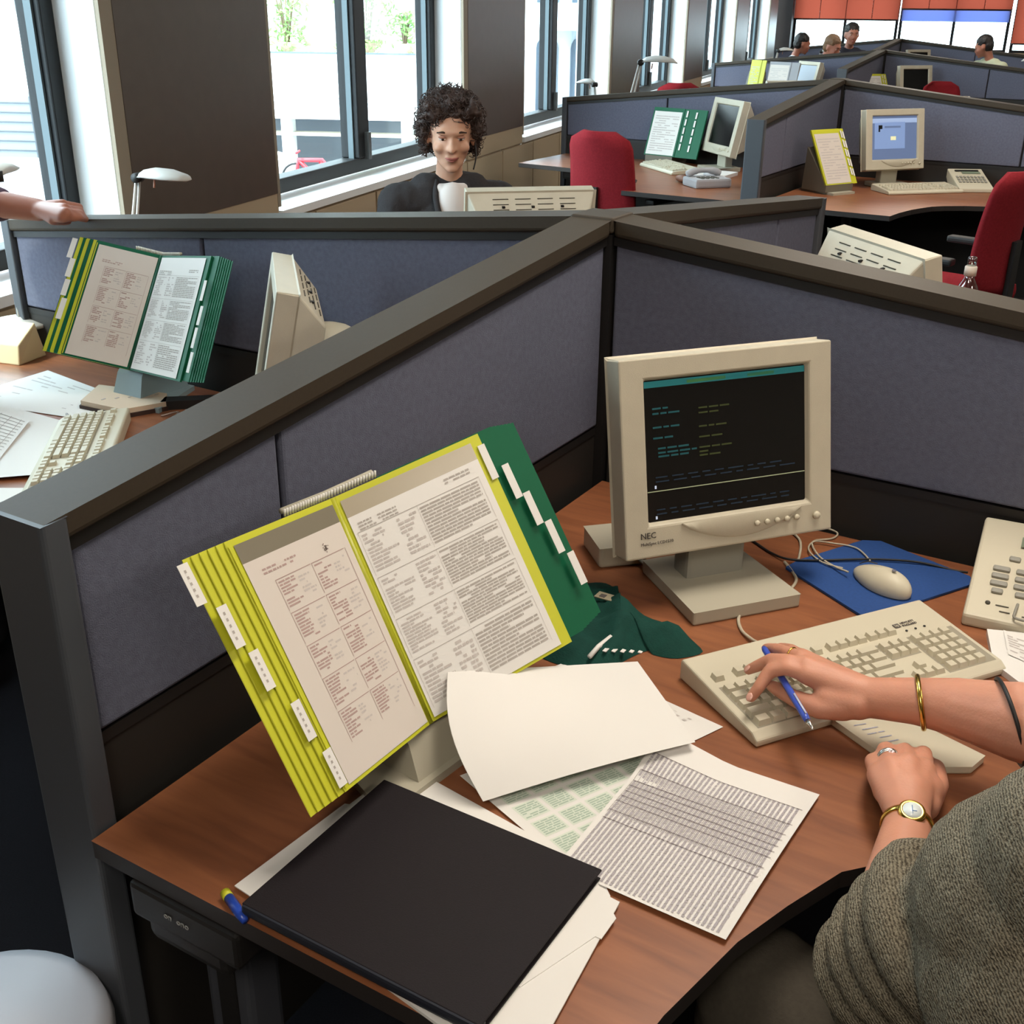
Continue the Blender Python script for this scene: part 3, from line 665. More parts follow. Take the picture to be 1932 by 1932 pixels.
# telephones
def make_phone(label, M, near=False):
    r = root('telephone', label, 'telephone', M)
    w, d = .19, .24
    n = [(-d/2, 0), (-d/2, .022), (d/2-.07, .075), (d/2, .098), (d/2, .05), (d/2-.06, 0)]; k = len(n); b = MB()
    vs = [(-w/2, y, z_) for y, z_ in n]+[(w/2, y, z_) for y, z_ in n]
    b.add(vs, [list(range(k)), list(range(k, 2*k))[::-1]]+[(i, i+k, (i+1) % k+k, (i+1) % k) for i in range(k)]); bevel_obj(b.build('body', beige2, r), .005, 2)
    sl = math.atan2(.053, d-.07); S = Matrix.Translation((0, -d/2, .022)) @ Matrix.Rotation(sl, 4, 'X')
    l = MB(); l.box((.02, .195, .0035), (.10, .025, .002), mat('lcd', '#75806c', .3), S); l.build('display', MC['lcd'], r)
    if near:
        for c in range(3):
            for q in range(4):
                bt = MB(); bt.box((-.052+c*.036-q*.0, .065+q*.0185, .002), (.027 if q else .018, .011, .006), None, S, .003); bt.build('button', greyp, r)
        for c in range(3):
            bt = MB(); bt.box((-.035+c*.036, .15, .002), (.030 if c else .018, .011, .006), None, S, .003); bt.build('button', greyp, r)
        q = MB(); q.lathe([(.004, 0), (.004, .002), (.001, .003)], n=10); q.build('indicator', slotm, r, S @ Matrix.Translation((-.062, .035, 0)))
        tx = MB()
        for x_, y_, w_ in ((-.04, .033, .02), (-.035, .02, .016), (.0, .018, .018), (.0, .045, .01), (.045, .04, .01)): tx.box((x_, y_, .0012), (w_, .002, .0006), None, S)
        tx.build('printed_marks', slotm, r)
        cd = MB(); cd.tube([S @ Vector(p) for p in spline([(-.018, .042, .004), (-.019, .03, .006), (-.02, .018, .007), (-.018, .006, .007), (.01, .004, .008), (.05, .010, .008), (.09, .012, .006)], 5)], .0022, n=6); cd.build('handset_cord', greyp, r)
    else:
        for c in range(8):
            for q in range(3):
                bt = MB(); bt.box((-.07+c*.02, .08+q*.03, .003), (.013, .018, .004), None, S); bt.build('button', greyp, r)
        q = MB(); q.box((0, .215, .006), (.13, .012, .004), None, S); q.build('slot', blackm, r)
    return r
make_phone('beige desk telephone with grey buttons at the right edge, near desk', loc(J[0], .905, -.155, DZ, 5), True)
make_phone('beige telephone right of the blue-screened monitor', loc(J[1], .86, -.22, DZ, 30))
make_phone('small cream telephone beside the red chair in the third cluster', loc(J[2], .95, -.42, DZ+.05, 30))
ph = root('telephone', 'grey telephone with its receiver beside the white monitor, second cluster', 'telephone', loc(J[1], -.40, -.95, DZ, -40))
b = MB(); b.box((0, 0, .025), (.17, .22, .05), bev=.012); b.build('body', mat('grey_light', '#a3a2a4', .5), ph)
b = MB(); b.tube(spline([(-.05, -.10, .06), (-.05, -.05, .078), (-.05, .05, .078), (-.05, .10, .06)], 5), [.02]*6+[.014]*4+[.02]*6, n=10); b.build('receiver', MC['grey_light'], ph)
b = MB()
for i in range(3):
    for j in range(4): b.box((.01+.025*i, -.06+.03*j, .051), (.018, .016, .006))
b.build('keypad', slotm, ph)

# beige small box and green pouch behind the book
r = root('switch_box', 'small beige plastic box left of the near monitor', 'box', loc(J[0], .232, -.355, DZ, 45))
b = MB(); b.prism([(-.045, -.05), (.045, -.05), (.045, .05), (-.045, .05)], 0, .040); bevel_obj(b.build('body', creamy, r), .008, 3)
b = MB(); b.lathe([(.005, 0), (.004, .004), (.001, .005)], n=10); b.build('button', slotm, r, Matrix.Translation((0, 0, .040)))
b = MB(); b.tube([(.03, -.05, .012), (.035, -.065, .010), (.03, -.075, .004)], .004, n=6); b.build('plug', greyp, r)
def cloth_blob(name, outline, zf, m, label, cat, M):
    bm = bmesh.new(); n = len(outline); c = Vector((sum(p[0] for p in outline)/n, sum(p[1] for p in outline)/n))
    rings = 7; grid = []
    for k in range(rings+1):
        t = k/rings; row = []
        for (x, y) in outline:
            p = c.lerp(Vector((x, y)), t); row.append(bm.verts.new((p.x, p.y, max(.001, zf(p.x, p.y, t)))))
        grid.append(row)
    for k in range(rings):
        for j in range(n):
            try: bm.faces.new((grid[k][j], grid[k][(j+1) % n], grid[k+1][(j+1) % n], grid[k+1][j]))
            except ValueError: pass
    bmesh.ops.remove_doubles(bm, verts=bm.verts[:], dist=.0004)
    b = MB(); b.bm(bm, None, None, True); return b
rr = root('pouch', 'dark green cloth pouch between the open flip book and the monitor', 'pouch', loc(J[0], 0, 0, DZ))
ol = spline([(.300, -.735), (.262, -.66), (.255, -.56), (.235, -.50), (.262, -.465), (.295, -.475), (.318, -.52), (.37, -.545), (.42, -.545), (.455, -.56), (.500, -.585), (.475, -.625), (.440, -.635), (.428, -.628), (.415, -.655), (.398, -.705), (.35, -.735), (.300, -.735)], 4)[:-1]
b = cloth_blob('p', [(p[0], p[1]) for p in ol], lambda x, y, t: (1-t**3)*(.034+.010*sin(x*70+y*30)+.008*sin(y*95-x*40)), None, '', '', None)
b.build('cloth', mat('green_cloth', '#123c34', .85, noise=.12, nscale=60, bump=.4, bscale=300, spec=.2), rr)
b = MB(); b.box((.322, -.565, .036), (.036, .020, .0015), None, Matrix.Identity(4)); b.box((.316, -.567, .037), (.010, .010, .001), inkd); b.build('label_tag', mat('tag', '#9d937b', .7), rr, Matrix.Identity(4))
b = MB()
for i in range(5): b.box((.385+.011*i, -.690+.007*i, .0205-.001*i), (.006, .012-.0015*i, .0012), None)
b.tube([(.37, -.715, .016), (.372, -.69, .022), (.378, -.66, .026)], .004, n=6); b.build('white_print', paper, rr)

# ================================================================== PAPER THINGS
def biP(TL, TR, BR, BL, bow=None):
    TL, TR, BR, BL = map(Vector, (TL, TR, BR, BL)); N = (TR-TL).cross(BL-TL).normalized()
    def P(u, v, off=0):
        p = (TL*(1-u)+TR*u)*(1-v)+(BL*(1-u)+BR*u)*v
        if bow: p = p+Vector(bow(u, v))
        return p-N*off if N.z < 0 else p+N*off
    return P
def sheet(mb, P, u0, u1, v0, v1, off, m, nu=0, nv=0, th=0):
    nu = nu or max(1, round(abs(u1-u0)*8)); nv = nv or max(1, round(abs(v1-v0)*8))
    vs = [P(u0+(u1-u0)*i/nu, v0+(v1-v0)*j/nv, off) for j in range(nv+1) for i in range(nu+1)]
    fs = [(j*(nu+1)+i, (j+1)*(nu+1)+i, (j+1)*(nu+1)+i+1, j*(nu+1)+i+1) for j in range(nv) for i in range(nu)]
    mb.add(vs, fs, m, None, nu > 1 or nv > 1)
    if th:
        o = len(vs); vs2 = [P(u0+(u1-u0)*i/nu, v0+(v1-v0)*j/nv, off-th) for j in range(nv+1) for i in range(nu+1)]
        b = [i for i in range(nu+1)]+[j*(nu+1)+nu for j in range(1, nv+1)]+[nv*(nu+1)+i for i in range(nu-1, -1, -1)]+[j*(nu+1) for j in range(nv-1, 0, -1)]
        mb.add(vs+vs2, [f[::-1] for f in [[i+o for i in q] for q in fs]]+[(b[i], b[(i+1) % len(b)], b[(i+1) % len(b)]+o, b[i]+o) for i in range(len(b))], m)
def words(mb, P, u0, u1, v0, v1, rows, m, off=.0005, fill=1, wmin=.012, wmax=.05, hh=.5, rnd=random, full=.0, seg=1):
    dv = (v1-v0)/rows
    for r_ in range(rows):
        u = u0; vv = v0+dv*(r_+.25); lim = u1 if rnd.random() > full else u0+(u1-u0)*rnd.uniform(.4, .9)
        while u < lim:
            w = rnd.uniform(wmin, wmax); e = min(u+w, lim)
            if rnd.random() < fill: mb.add([P(u, vv, off), P(u, vv+dv*hh, off), P(e, vv+dv*hh, off), P(e, vv, off)], [(0, 1, 2, 3)], m)
            u = e+.006
def rule(mb, P, a, b, m, t=.0022, off=.0006, n=1):
    du = b[0]-a[0]; dv = b[1]-a[1]; L = math.hypot(du, dv); nx, ny = -dv/L*t, du/L*t
    for k in range(n):
        x0, y0 = a[0]+du*k/n, a[1]+dv*k/n; x1, y1 = a[0]+du*(k+1)/n, a[1]+dv*(k+1)/n
        mb.add([P(x0, y0, off), P(x0+nx, y0+ny, off), P(x1+nx, y1+ny, off), P(x1, y1, off)], [(0, 1, 2, 3)], m)
inkr = mat('ink_reddish', '#a9908a', .8); inkl = mat('ink_light', '#bbb3ae', .8); smudge = mat('smudge', '#6f625c', .9)

def flipbook(label, M, T, B, LT, LB, RT, RB, near=True):
    r = root('flip_display_book', label, 'display book', M)
    PL = biP(LT, T, B, LB); PR = biP(T, RT, RB, B); rnd = random.Random(5)
    ye, gr = (yel, grn)
    # green wings behind the right page
    g = MB()
    for k in range(7): sheet(g, PR, .3, 1.12+.031*k, -.005+.004*k, .985-.004*k, -.006-.0018*k, gr, th=.0012)
    g.build('green_pockets', gr, r)
    f = MB()
    for k in range(5):
        sheet(f, PR, .0, 1.0+.0*k, .0, 1.0, -.001-.001*k, ye if near else gr, th=.0008)
    f.build('front_pocket', ye if near else gr, r)
    l = MB()
    lcol = ye if near else gr
    for k in range(6):
        sheet(l, PL, .0+.046*k, 1.0, 0, 1.0, -.0085+.0017*k, lcol if k % 2 or near else yel, th=.0009)
    o = l.build('left_pockets', lcol, r)
    e = MB()
    for k in range(6): rule(e, PL, (.0+.046*k+.002, .01), (.0+.046*k+.002, .99), yel2 if near else (yel if k in (1, 2) else grn2), .006, -.0085+.0017*k+.0004)
    e.build('pocket_edges', yel2, r)
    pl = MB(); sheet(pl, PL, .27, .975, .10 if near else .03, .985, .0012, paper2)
    rule(pl, PL, (.25, .02), (.25, .99), ye, .012, .0014)
    if near:
        sheet(pl, PL, .27, .975, .025, .10, .0011, mat('pocket_grey', '#77705f', .4))
    words(pl, PL, .36, .60, .14, .17, 2, inkr, .0016, .9, .01, .03, .5, rnd)
    for c in range(2):
        for q in range(4 if not near else 5):
            u0 = .42+.26*c; v0 = .20+q*(.135 if near else .17); h_ = .125 if near else .15
            rule(pl, PL, (u0-.01, v0), (u0+.24, v0), inkr, .003, .0016)
            rule(pl, PL, (u0-.01, v0), (u0-.01, v0+h_), inkr, .003, .0016)
            words(pl, PL, u0, u0+.11, v0+.008, v0+h_-.008, 9, inkr, .0016, .92, .02, .09, .55, rnd, .5)
            words(pl, PL, u0+.13, u0+.22, v0+.02, v0+h_-.02, 6, inkl, .0016, .6, .01, .05, .5, rnd, .5)
    rule(pl, PL, (.93, .2), (.93, .9), inkr, .003, .0016)
    if near:
        for k in range(40):
            a = rnd.random()*6.3; q = rnd.random()**1.5*.022; u = .80+q*cos(a); v = .17+q*sin(a)
            sheet(pl, PL, u, u+.006, v, v+.004, .0017, smudge)
    pl.build('left_sheet', paper2, r)
    pr = MB(); sheet(pr, PR, .03, .925, .10 if near else .02, .985, .0006, paper)
    if near: sheet(pr, PR, .03, .925, .025, .10, .0005, mat('pocket_shine', '#a59a84', .25, spec=.8))
    words(pr, PR, .07, .32, .13, .17, 3, ink, .0012, .9, .01, .04, .5, rnd); words(pr, PR, .66, .84, .115, .145, 2, ink, .0012, .9, .02, .05, .5, rnd)
    for q, (a, b) in enumerate(((.17, .36), (.37, .545), (.555, .725), (.735, .95))):
        for u in (.05, .30, .44, .88):
            if u != .30: rule(pr, PR, (u, a), (u, b), inkl, .002, .0012)
        rule(pr, PR, (.05, a), (.88, a), ink, .0022, .0012)
        words(pr, PR, .065, .25, a+.012, b-.012, 11, inkl, .0012, .9, .02, .06, .55, rnd, .8)
        words(pr, PR, .29, .42, a+.012, b-.012, 9, inkl, .0012, .75, .015, .04, .55, rnd, .5)
        words(pr, PR, .45, .86, a+.010, b-.010, 12, ink, .0012, .96, .02, .08, .55, rnd, .3)
    pr.build('right_sheet', paper, r)
    tabs = ([(-.075, .015, .17), (.015, .20, .36), (.065, .39, .54), (.155, .62, .77), (.20, .83, .975)] if near else [(-.05, .03, .2), (.0, .2, .36), (.02, .38, .52), (.05, .54, .72)])
    for u, a, b in tabs:
        t = MB(); sheet(t, PL, u, u+.062, a, b, .0025, paper, th=.0006)
        for k in range(5 if near else 0): sheet(t, PL, u+.022, u+.034, a+(b-a)*(.15+.15*k), a+(b-a)*(.22+.15*k), .0029, ink)
        t.build('index_tab', paper, r)
    for u, a, b in ([(.955, .05, .21), (1.05, .17, .33), (1.105, .32, .475), (1.16, .475, .63), (1.21, .645, .80)] if near else [(1.02, .2, .36), (1.07, .40, .55), (1.07, .57, .73), (1.10, .76, .92)]):
        t = MB(); sheet(t, PR, u, u+.05, a, b, .002 if near else .004, paper, th=.0006); t.build('index_tab', paper, r)
    # wire comb along the top
    c = MB(); tl, tr = PL(.68, -.012, -.008), PR(.30, -.012, -.008); mid = PL(1, -.012, -.008); n = 34
    for k in range(n):
        t = k/(n-1); p = tl.lerp(mid, t*2) if t < .5 else mid.lerp(tr, t*2-1)
        c.tube([p+Vector((0, 0, -.002)), p+Vector((0, 0, .007))], .0016, n=5)
    c.build('wire_comb', paper, r)
    c = MB(); c.tube([PL(.68, -.03, -.012), PL(1, -.03, -.014), PR(.30, -.03, -.012)], .004, n=6); c.build('comb_bar', creamy, r)
    s = MB(); s.tube([PL(1, 0, -.004), PL(1, 1, -.004)], .006, n=8); s.build('spine', yel2 if near else grn2, r)
    # wedge stand under the spine
    Bv = Vector(B); back = (Vector(T)-Bv); d = Vector((back.x, back.y, 0)).normalized(); e_ = Vector((-d.y, d.x, 0)); st = MB()
    Wd = .06
    def q(a, b_, h): return Bv+d*a+e_*b_-Vector((0, 0, Bv.z-DZ))+Vector((0, 0, h))
    hb = Bv.z-DZ
    vs = [q(-.03, -Wd*2, 0), q(-.03, Wd*2, 0), q(.15, Wd, 0), q(.15, -Wd, 0), q(-.03, -Wd*2, .012), q(-.03, Wd*2, .012), q(.15, Wd, .012), q(.15, -Wd, .012)]
    bx = [(3, 2, 1, 0), (0, 1, 5, 4), (1, 2, 6, 5), (2, 3, 7, 6), (3, 0, 4, 7), (4, 5, 6, 7)]
    st.add(vs, bx); st.build('stand_base', creamy if near else mat('stand_blue', '#8fa3a8', .5), r)
    st = MB(); f0 = .010; bot = hb-.012
    vs = [q(-.01-f0, -Wd*.8, .012), q(-.01-f0, Wd*.8, .012), q(.14, Wd*.8, .012), q(.14, -Wd*.8, .012)]
    tp = Vector(T)-Vector((0, 0, .06)); k2 = (tp-Bv); a2 = Vector((k2.x, k2.y, 0)).length+.02
    vs += [q(0, -Wd*.7, bot), q(0, Wd*.7, bot), q(a2, Wd*.3, tp.z-DZ-.02), q(a2, -Wd*.3, tp.z-DZ-.02)]
    st.add(vs, bx); st.build('stand_wedge', creamy if near else MC['stand_blue'], r)
    return r
flipbook('open flip display book with yellow pockets and green pockets, on the near desk', J[0], (.154, -1.025, 1.059), (.311, -1.042, .787), (.147, -1.264, 1.073), (.323, -1.28, .808), (.226, -.799, 1.09), (.394, -.818, .822))
cl = Vector((1.02, -2.03, CAM_Z))
def nearer(p, k=.955): return tuple(cl+(Vector(p)-cl)*k)
fbB = [nearer(p) for p in ((-1.273, .013, 1.031), (-1.270, -.141, .765), (-1.499, -.057, 1.069), (-1.487, -.233, .806), (-1.041, -.039, 1.065), (-1.036, -.188, .785))]
flipbook('open green flip display book on the left desk, pages lit by the window', J[0], *fbB, near=False)

def holder(label, M, w, h, tilt, page, side, mcol, openside=1, side_w=.12, tabs=5, stand=True):
    """document holder: page board tilted back with fanned pockets at one side"""
    r = root('document_holder', label, 'document holder', M)
    t = R(tilt); Z = lambda x, z_, y=0: (x, y+z_*sin(t), .05+z_*cos(t))
    P = biP(Z(-w/2, h), Z(w/2, h), Z(w/2, 0), Z(-w/2, 0)); b = MB(); sheet(b, P, 0, 1, 0, 1, 0, mcol, th=.01); b.build('board', mcol, r)
    b = MB(); sheet(b, P, .05, .95, .08, .98, .0015, page); words(b, P, .12, .88, .16, .92, 16, inkl, .002, .85, .03, .2, .4, random.Random(2), .5); b.build('sheet', page, r)
    s = openside
    b = MB(); u0, u1 = (1.0, 1+side_w/w) if s > 0 else (-side_w/w, 0)
    sheet(b, P, u0, u1, .0, 1.0, -.004, side, th=.012); b.build('side_pockets', side, r)
    for c in range(2):
        for k in range(tabs):
            q = MB(); uu = u0+(u1-u0)*(.12+.42*c); sheet(q, P, uu, uu+.05, .04+.17*k+.02*c, .04+.17*k+.13+.02*c, .002, paper, th=.001); q.build('index_tab', paper, r)
    b = MB(); b.box((0, .08, .006), (w*.8, .24, .012)); b.build('stand_base', creamy, r)
    b = MB(); vs = [(x, y, z_) for x in (-.10, .10) for y, z_ in ((.18, .012), (0, .012), (0, .05), (.05+h*.75*sin(t), .03+h*.75*cos(t)))]
    b.add(vs, [(0, 1, 2, 3), (7, 6, 5, 4), (0, 3, 7, 4), (3, 2, 6, 7), (2, 1, 5, 6), (1, 0, 4, 5)]); b.build('stand_wedge', mat('stand_dark', '#6b6558', .5), r)
    return r
holder('green document holder with white page and many tabs, left of the white monitor', loc(J[1], -1.04, -.20, DZ, -8), .225, .30, 20, paper, grn, grn, 1, .16)
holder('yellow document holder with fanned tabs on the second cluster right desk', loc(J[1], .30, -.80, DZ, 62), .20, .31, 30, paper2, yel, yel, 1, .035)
holder('pale yellow document holder lit warmly, third cluster', loc(J[2], .14, -.50, DZ+.03, 50), .20, .28, 30, paper, yel, yel, 1, .06)
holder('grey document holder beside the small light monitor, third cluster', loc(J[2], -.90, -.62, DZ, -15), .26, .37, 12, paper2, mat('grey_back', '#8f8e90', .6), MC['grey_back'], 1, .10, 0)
holder('narrow yellow flip holder left of the grey one, third cluster', loc(J[2], -1.16, -.60, DZ, -10), .12, .38, 12, yel, yel, yel, 1, .05, 0)

def flat(name, pts, th, m, label, cat, z=DZ, M=J[0]):
    b = MB(); b.prism(pts, 0, th); o = b.build(name, m, None, M @ Matrix.Translation((0, 0, z))); return tag(o, label, cat)
# gridded sheet
r = MB(); P = biP((.547, -.842, DZ+.006), (.762, -.838, DZ+.006), (.752, -1.130, DZ+.006), (.544, -1.126, DZ+.006), lambda u, v: (0, 0, .022*max(0, (1-u*2.2))*max(0, 1-v*3)+.003*sin(v*3)))
sheet(r, P, 0, 1, 0, 1, 0, paper, 10, 14)
rnd = random.Random(9); ig = mat('ink_grid', '#a59fa3', .8); ib = mat('ink_black', '#5a4a4e', .8)
for k in range(33):
    u = .035+.93*k/33; v = .15
    while v < .98:
        e = min(.985, v+rnd.uniform(.010, .035)); w_ = .93/33*rnd.uniform(.48, .60)
        r.add([P(u, v, .0006), P(u, e, .0006), P(u+w_, e, .0006), P(u+w_, v, .0006)], [(0, 1, 2, 3)], ig); v = e+.003
for v in (.15, .27, .345, .385, .43, .47, .51, .58, .64): rule(r, P, (.03, v), (.97, v), ib, .0028, .0011, 10)
for k in range(33): rule(r, P, (.03+.93*k/33, .27), (.03+.93*k/33, .60), ib, .0016, .0010, 4)
o = r.build('printed_sheet', paper, None, J[0]); tag(o, 'gridded printed sheet full of columns, at the front right of the near desk', 'paper')
# white curling sheet (given by points of known height)
iJ = J[0].inverted()
A_, B_, C_, D_ = [iJ @ p for p in (at(845, 1268, .838), at(1203, 1248, .752), at(1312, 1400, .750), at(912, 1512, .735))]
r = MB(); lf = (A_-B_).normalized()*.020
P = biP(A_, B_, C_, D_, lambda u, v: lf*sin(pi*v)*(1-u)**2+Vector((0, 0, .004*sin(pi*v)*(1-u)+.004*sin(pi*u)*v)))
sheet(r, P, 0, 1, 0, 1, 0, paper, 14, 12, th=.0009); o = r.build('white_sheet', paper, None, J[0]); tag(o, 'blank white sheet curling up on top of the papers by the flip book', 'paper')
# green table sheet
r = MB(); P = biP((.350, -1.046, DZ+.003), (.50, -.80, DZ+.003), (.690, -.905, DZ+.003), (.545, -1.075, DZ+.003))
P = biP((.355, -1.043, DZ+.003), (.470, -.80, DZ+.003), (.660, -.885, DZ+.003), (.546, -1.115, DZ+.003))
sheet(r, P, 0, 1, 0, 1, 0, paper); gi = mat('ink_green', '#a3b5a4', .8); gb = mat('green_tint', '#cfd6c8', .8)
for a in range(6):
    for b_ in range(5):
        u0, v0 = .05+.155*a, .08+.18*b_
        sheet(r, P, u0, u0+.135, v0, v0+.15, .0003, gb); words(r, P, u0+.01, u0+.125, v0+.01, v0+.14, 7, gi, .0006, .95, .02, .06, .55, rnd)
o = r.build('table_sheet', paper, None, J[0]); tag(o, 'sheet with pale green tables lying under the blank white sheet', 'paper')
r = MB(); P = biP((.42, -.735, DZ+.002), (.487, -.735, DZ+.002), (.606, -.755, DZ+.002), (.575, -.83, DZ+.002))
P = biP((.35, -.79, DZ+.0015), (.485, -.737, DZ+.0015), (.602, -.758, DZ+.0015), (.56, -.86, DZ+.0015))
sheet(r, P, 0, 1, 0, 1, 0, paper); words(r, P, .72, .86, .35, .75, 4, inkl, .0006, .5, .02, .05, .4, rnd)
o = r.build('note_sheet', paper, None, J[0]); tag(o, 'sheet with faint handwriting sticking out towards the keyboard', 'paper')
flat('paper_corner', [(.29, -.84), (.345, -.705), (.395, -.73), (.36, -.86)], .0012, paper, 'corner of a white sheet peeping out under the flip book', 'paper', DZ+.001)
# dark folder and its papers
flat('loose_sheets', [(.278, -1.085), (.300, -1.065), (.59, -1.108), (.618, -1.135), (.618, -1.372), (.595, -1.385), (.30, -1.34), (.262, -1.31)], .004, paper, 'stack of white sheets under the black folder', 'paper', DZ+.0005)
flat('side_sheet', [(.53, -1.13), (.632, -1.140), (.655, -1.372), (.63, -1.39), (.52, -1.36)], .002, paper, 'white sheet fanned out right of the black folder', 'paper', DZ+.0048)
flat('front_sheet', [(.35, -1.14), (.268, -1.168), (.254, -1.345), (.35, -1.355)], .0015, paper, 'white sheet showing at the left edge of the black folder', 'paper', DZ+.0048)
flat('torn_sheet', [(.40, -1.10), (.590, -1.120), (.640, -1.165), (.640, -1.20), (.633, -1.20), (.60, -1.30), (.40, -1.3)], .001, paper, 'crumpled sheet end sticking out beside the black folder', 'paper', DZ+.0069)
r = root('folder', 'closed black folder lying on white sheets at the front of the near desk', 'folder', J[0] @ Matrix.Translation((.446, -1.246, DZ+.0082)))
fm = mat('folder_black', '#1c171a', .65, noise=.08, nscale=300, bump=.2, bscale=700, spec=.2)
b = MB(); b.box((0, 0, .0125), (.306, .252, .0025), None, None, .001); b.build('cover', fm, r)
b = MB(); b.box((0, 0, .001), (.304, .250, .002)); b.build('back_cover', fm, r)
b = MB(); b.box((0, -.122, .0065), (.306, .014, .0135), None, None, .004); b.build('spine', mat('folder_spine', '#22252e', .5), r)
b = MB(); b.box((0, .002, .0062), (.296, .235, .009)); b.build('pages', paper, r)
r = root('marker', 'blue marker with a yellow end at the left corner of the black folder', 'pen', loc(J[0], .262, -1.362, DZ+.006, -22))
b = MB(); b.tube([(0, 0, 0), (.03, 0, 0), (.042, 0, -.001)], [.0058, .0058, .004], n=12); b.build('barrel', mat('marker_blue', '#2747a8', .3), r)
b = MB(); b.tube([(-.010, 0, 0), (0, 0, 0)], .0060, n=12); b.build('end_cap', yel, r)
# note pad under the left hand, papers at the right
r = root('notepad', 'cream notepad with faint handwriting under the two hands', 'notepad', J[0] @ Matrix.Translation((0, 0, DZ)))
b = MB(); b.prism([(.724, -.672), (.775, -.602), (.925, -.650), (.915, -.685), (.835, -.735)], 0, .012); bevel_obj(b.build('pages', beige2, r), .003)
b = MB(); P = biP((.745, -.672, .0125), (.785, -.63, .0125), (.86, -.66, .0125), (.82, -.71, .0125)); words(b, P, .05, .5, .1, .95, 6, mat('ink_blue', '#9a9cae', .8), .0003, .8, .03, .1, .18, rnd); b.build('handwriting', ink, r)
flat('booklet', [(.862, -.293), (.93, -.268), (1.10, -.36), (1.02, -.47), (.93, -.43), (.890, -.395)], .010, paper, 'small stack of printed cards at the right edge below the telephone', 'paper')
r = MB(); P = biP((.885, -.285, DZ+.0115), (.98, -.30, DZ+.0115), (.99, -.39, DZ+.0115), (.905, -.36, DZ+.0115)); sheet(r, P, 0, 1, 0, 1, 0, paper); words(r, P, .05, .95, .05, .95, 9, inkl, .0004, .8, .05, .2, .5, rnd)
o = r.build('leaflet', paper, None, J[0]); tag(o, 'folded leaflet with fine print on the cards at the right edge', 'paper')
# left desk: papers, organiser, pen
r = MB(); P = biP((-1.56, -.17, DZ+.002), (-1.23, -.22, DZ+.002), (-1.17, -.385, DZ+.002), (-1.55, -.46, DZ+.002)); sheet(r, P, 0, 1, 0, 1, 0, paper); words(r, P, .1, .8, .1, .8, 10, inkl, .0003, .3, .05, .2, .3, rnd)
tag(r.build('letter', paper, None, J[0]), 'pale sheet on the sunlit desk, left of the open organiser', 'paper')
r = MB(); P = biP((-1.42, -.42, DZ+.004), (-1.12, -.42, DZ+.004), (-.86, -.60, DZ+.004), (-1.14, -.86, DZ+.004), lambda u, v: (0, 0, .012*u*(v > .3)*(v-.3))); sheet(r, P, 0, 1, 0, 1, 0, paper, 8, 8)
tag(r.build('white_page', paper, None, J[0]), 'curved blank page left of the keyboard on the sunlit desk', 'paper')
r = MB(); P = biP((-1.60, -.44, DZ+.010), (-1.24, -.47, DZ+.010), (-.98, -.80, DZ+.008), (-1.30, -.98, DZ+.010), lambda u, v: (0, 0, .02*max(0, 1-abs(u-.5)*2)*v)); sheet(r, P, 0, 1, 0, 1, 0, paper, 8, 8)
for k in range(22): rule(r, P, (.03, .04+.043*k), (.97, .04+.043*k), ink, .008, .0008, 6)
for k in range(9): rule(r, P, (.05+.11*k, .03), (.05+.11*k, .97), ink, .005, .001, 6)
tag(r.build('grid_sheet', paper, None, J[0]), 'gridded sheet at the left edge of the photo, on the sunlit desk', 'paper')
r = MB(); P = biP((-1.16, -.88, DZ+.002), (-.88, -.70, DZ+.002), (-.70, -.95, DZ+.002), (-.98, -1.1, DZ+.002)); sheet(r, P, 0, 1, 0, 1, 0, paper)
tag(r.build('under_sheet', paper, None, J[0]), 'sheet nearest the large screen on the sunlit desk', 'paper')
r = root('organiser', 'small open organiser with cream pages below the green display book', 'organiser', J[0] @ Matrix.Translation((0, 0, DZ)))
pts = [(-1.232, -.335), (-1.30, -.22), (-1.095, -.175), (-1.045, -.225), (-1.09, -.325)]
b = MB(); b.prism(pts, 0, .010); b.build('cover', mat('leather_dark', '#3a2a26', .5), r)
b = MB(); b.prism([(x*.96-.046, y*.96-.010) for x, y in pts], .010, .022); b.build('pages', mat('page_cream', '#cbb79f', .8), r)
b = MB()
for i in range(5): b.box((-1.19+.02*i, -.295+.024*i, .0225), (.004, .012, .001))
b.build('page_marks', ink, r)
tag(MB().build('x', paper) if False else flat('pen_case', [(-1.08, -.20), (-1.06, -.235), (-.90, -.085), (-.92, -.06)], .022, blackm, 'black pen case in front of the left holder base', 'pen case'), 'black pen case in front of the left holder base', 'pen case')
b = MB(); b.tube([(-1.21, -.39, DZ+.008), (-1.15, -.42, DZ+.008), (-1.08, -.44, DZ+.008)], [.003, .0045, .004], n=8); tag(b.build('pen', mat('pen_dark', '#5a4a40', .4), None, J[0]), 'dark pen above the keyboard on the sunlit desk', 'pen')
cord('keyring_cord', [(-1.02, -.27, DZ+.004), (-1.0, -.235, DZ+.008), (-.985, -.26, DZ+.004), (-.96, -.235, DZ+.006)], .0022, mat('chain', '#9c8a80', .4, .5), 'small metal chain beside the black pen case', 'chain')
r = root('desk_box', 'cream box with a small dark symbol at the left edge', 'box', loc(J[0], -1.80, -.16, DZ, 12))
b = MB(); b.add([(-.13, -.05, 0), (.13, -.05, 0), (.13, .06, 0), (-.13, .06, 0), (-.13, -.04, .055), (.13, -.04, .055), (.115, .05, .095), (-.13, .05, .095)], [(3, 2, 1, 0), (0, 1, 5, 4), (1, 2, 6, 5), (2, 3, 7, 6), (3, 0, 4, 7), (4, 5, 6, 7)]); bevel_obj(b.build('body', mat('cream_box', '#cdb890', .5), r), .004)
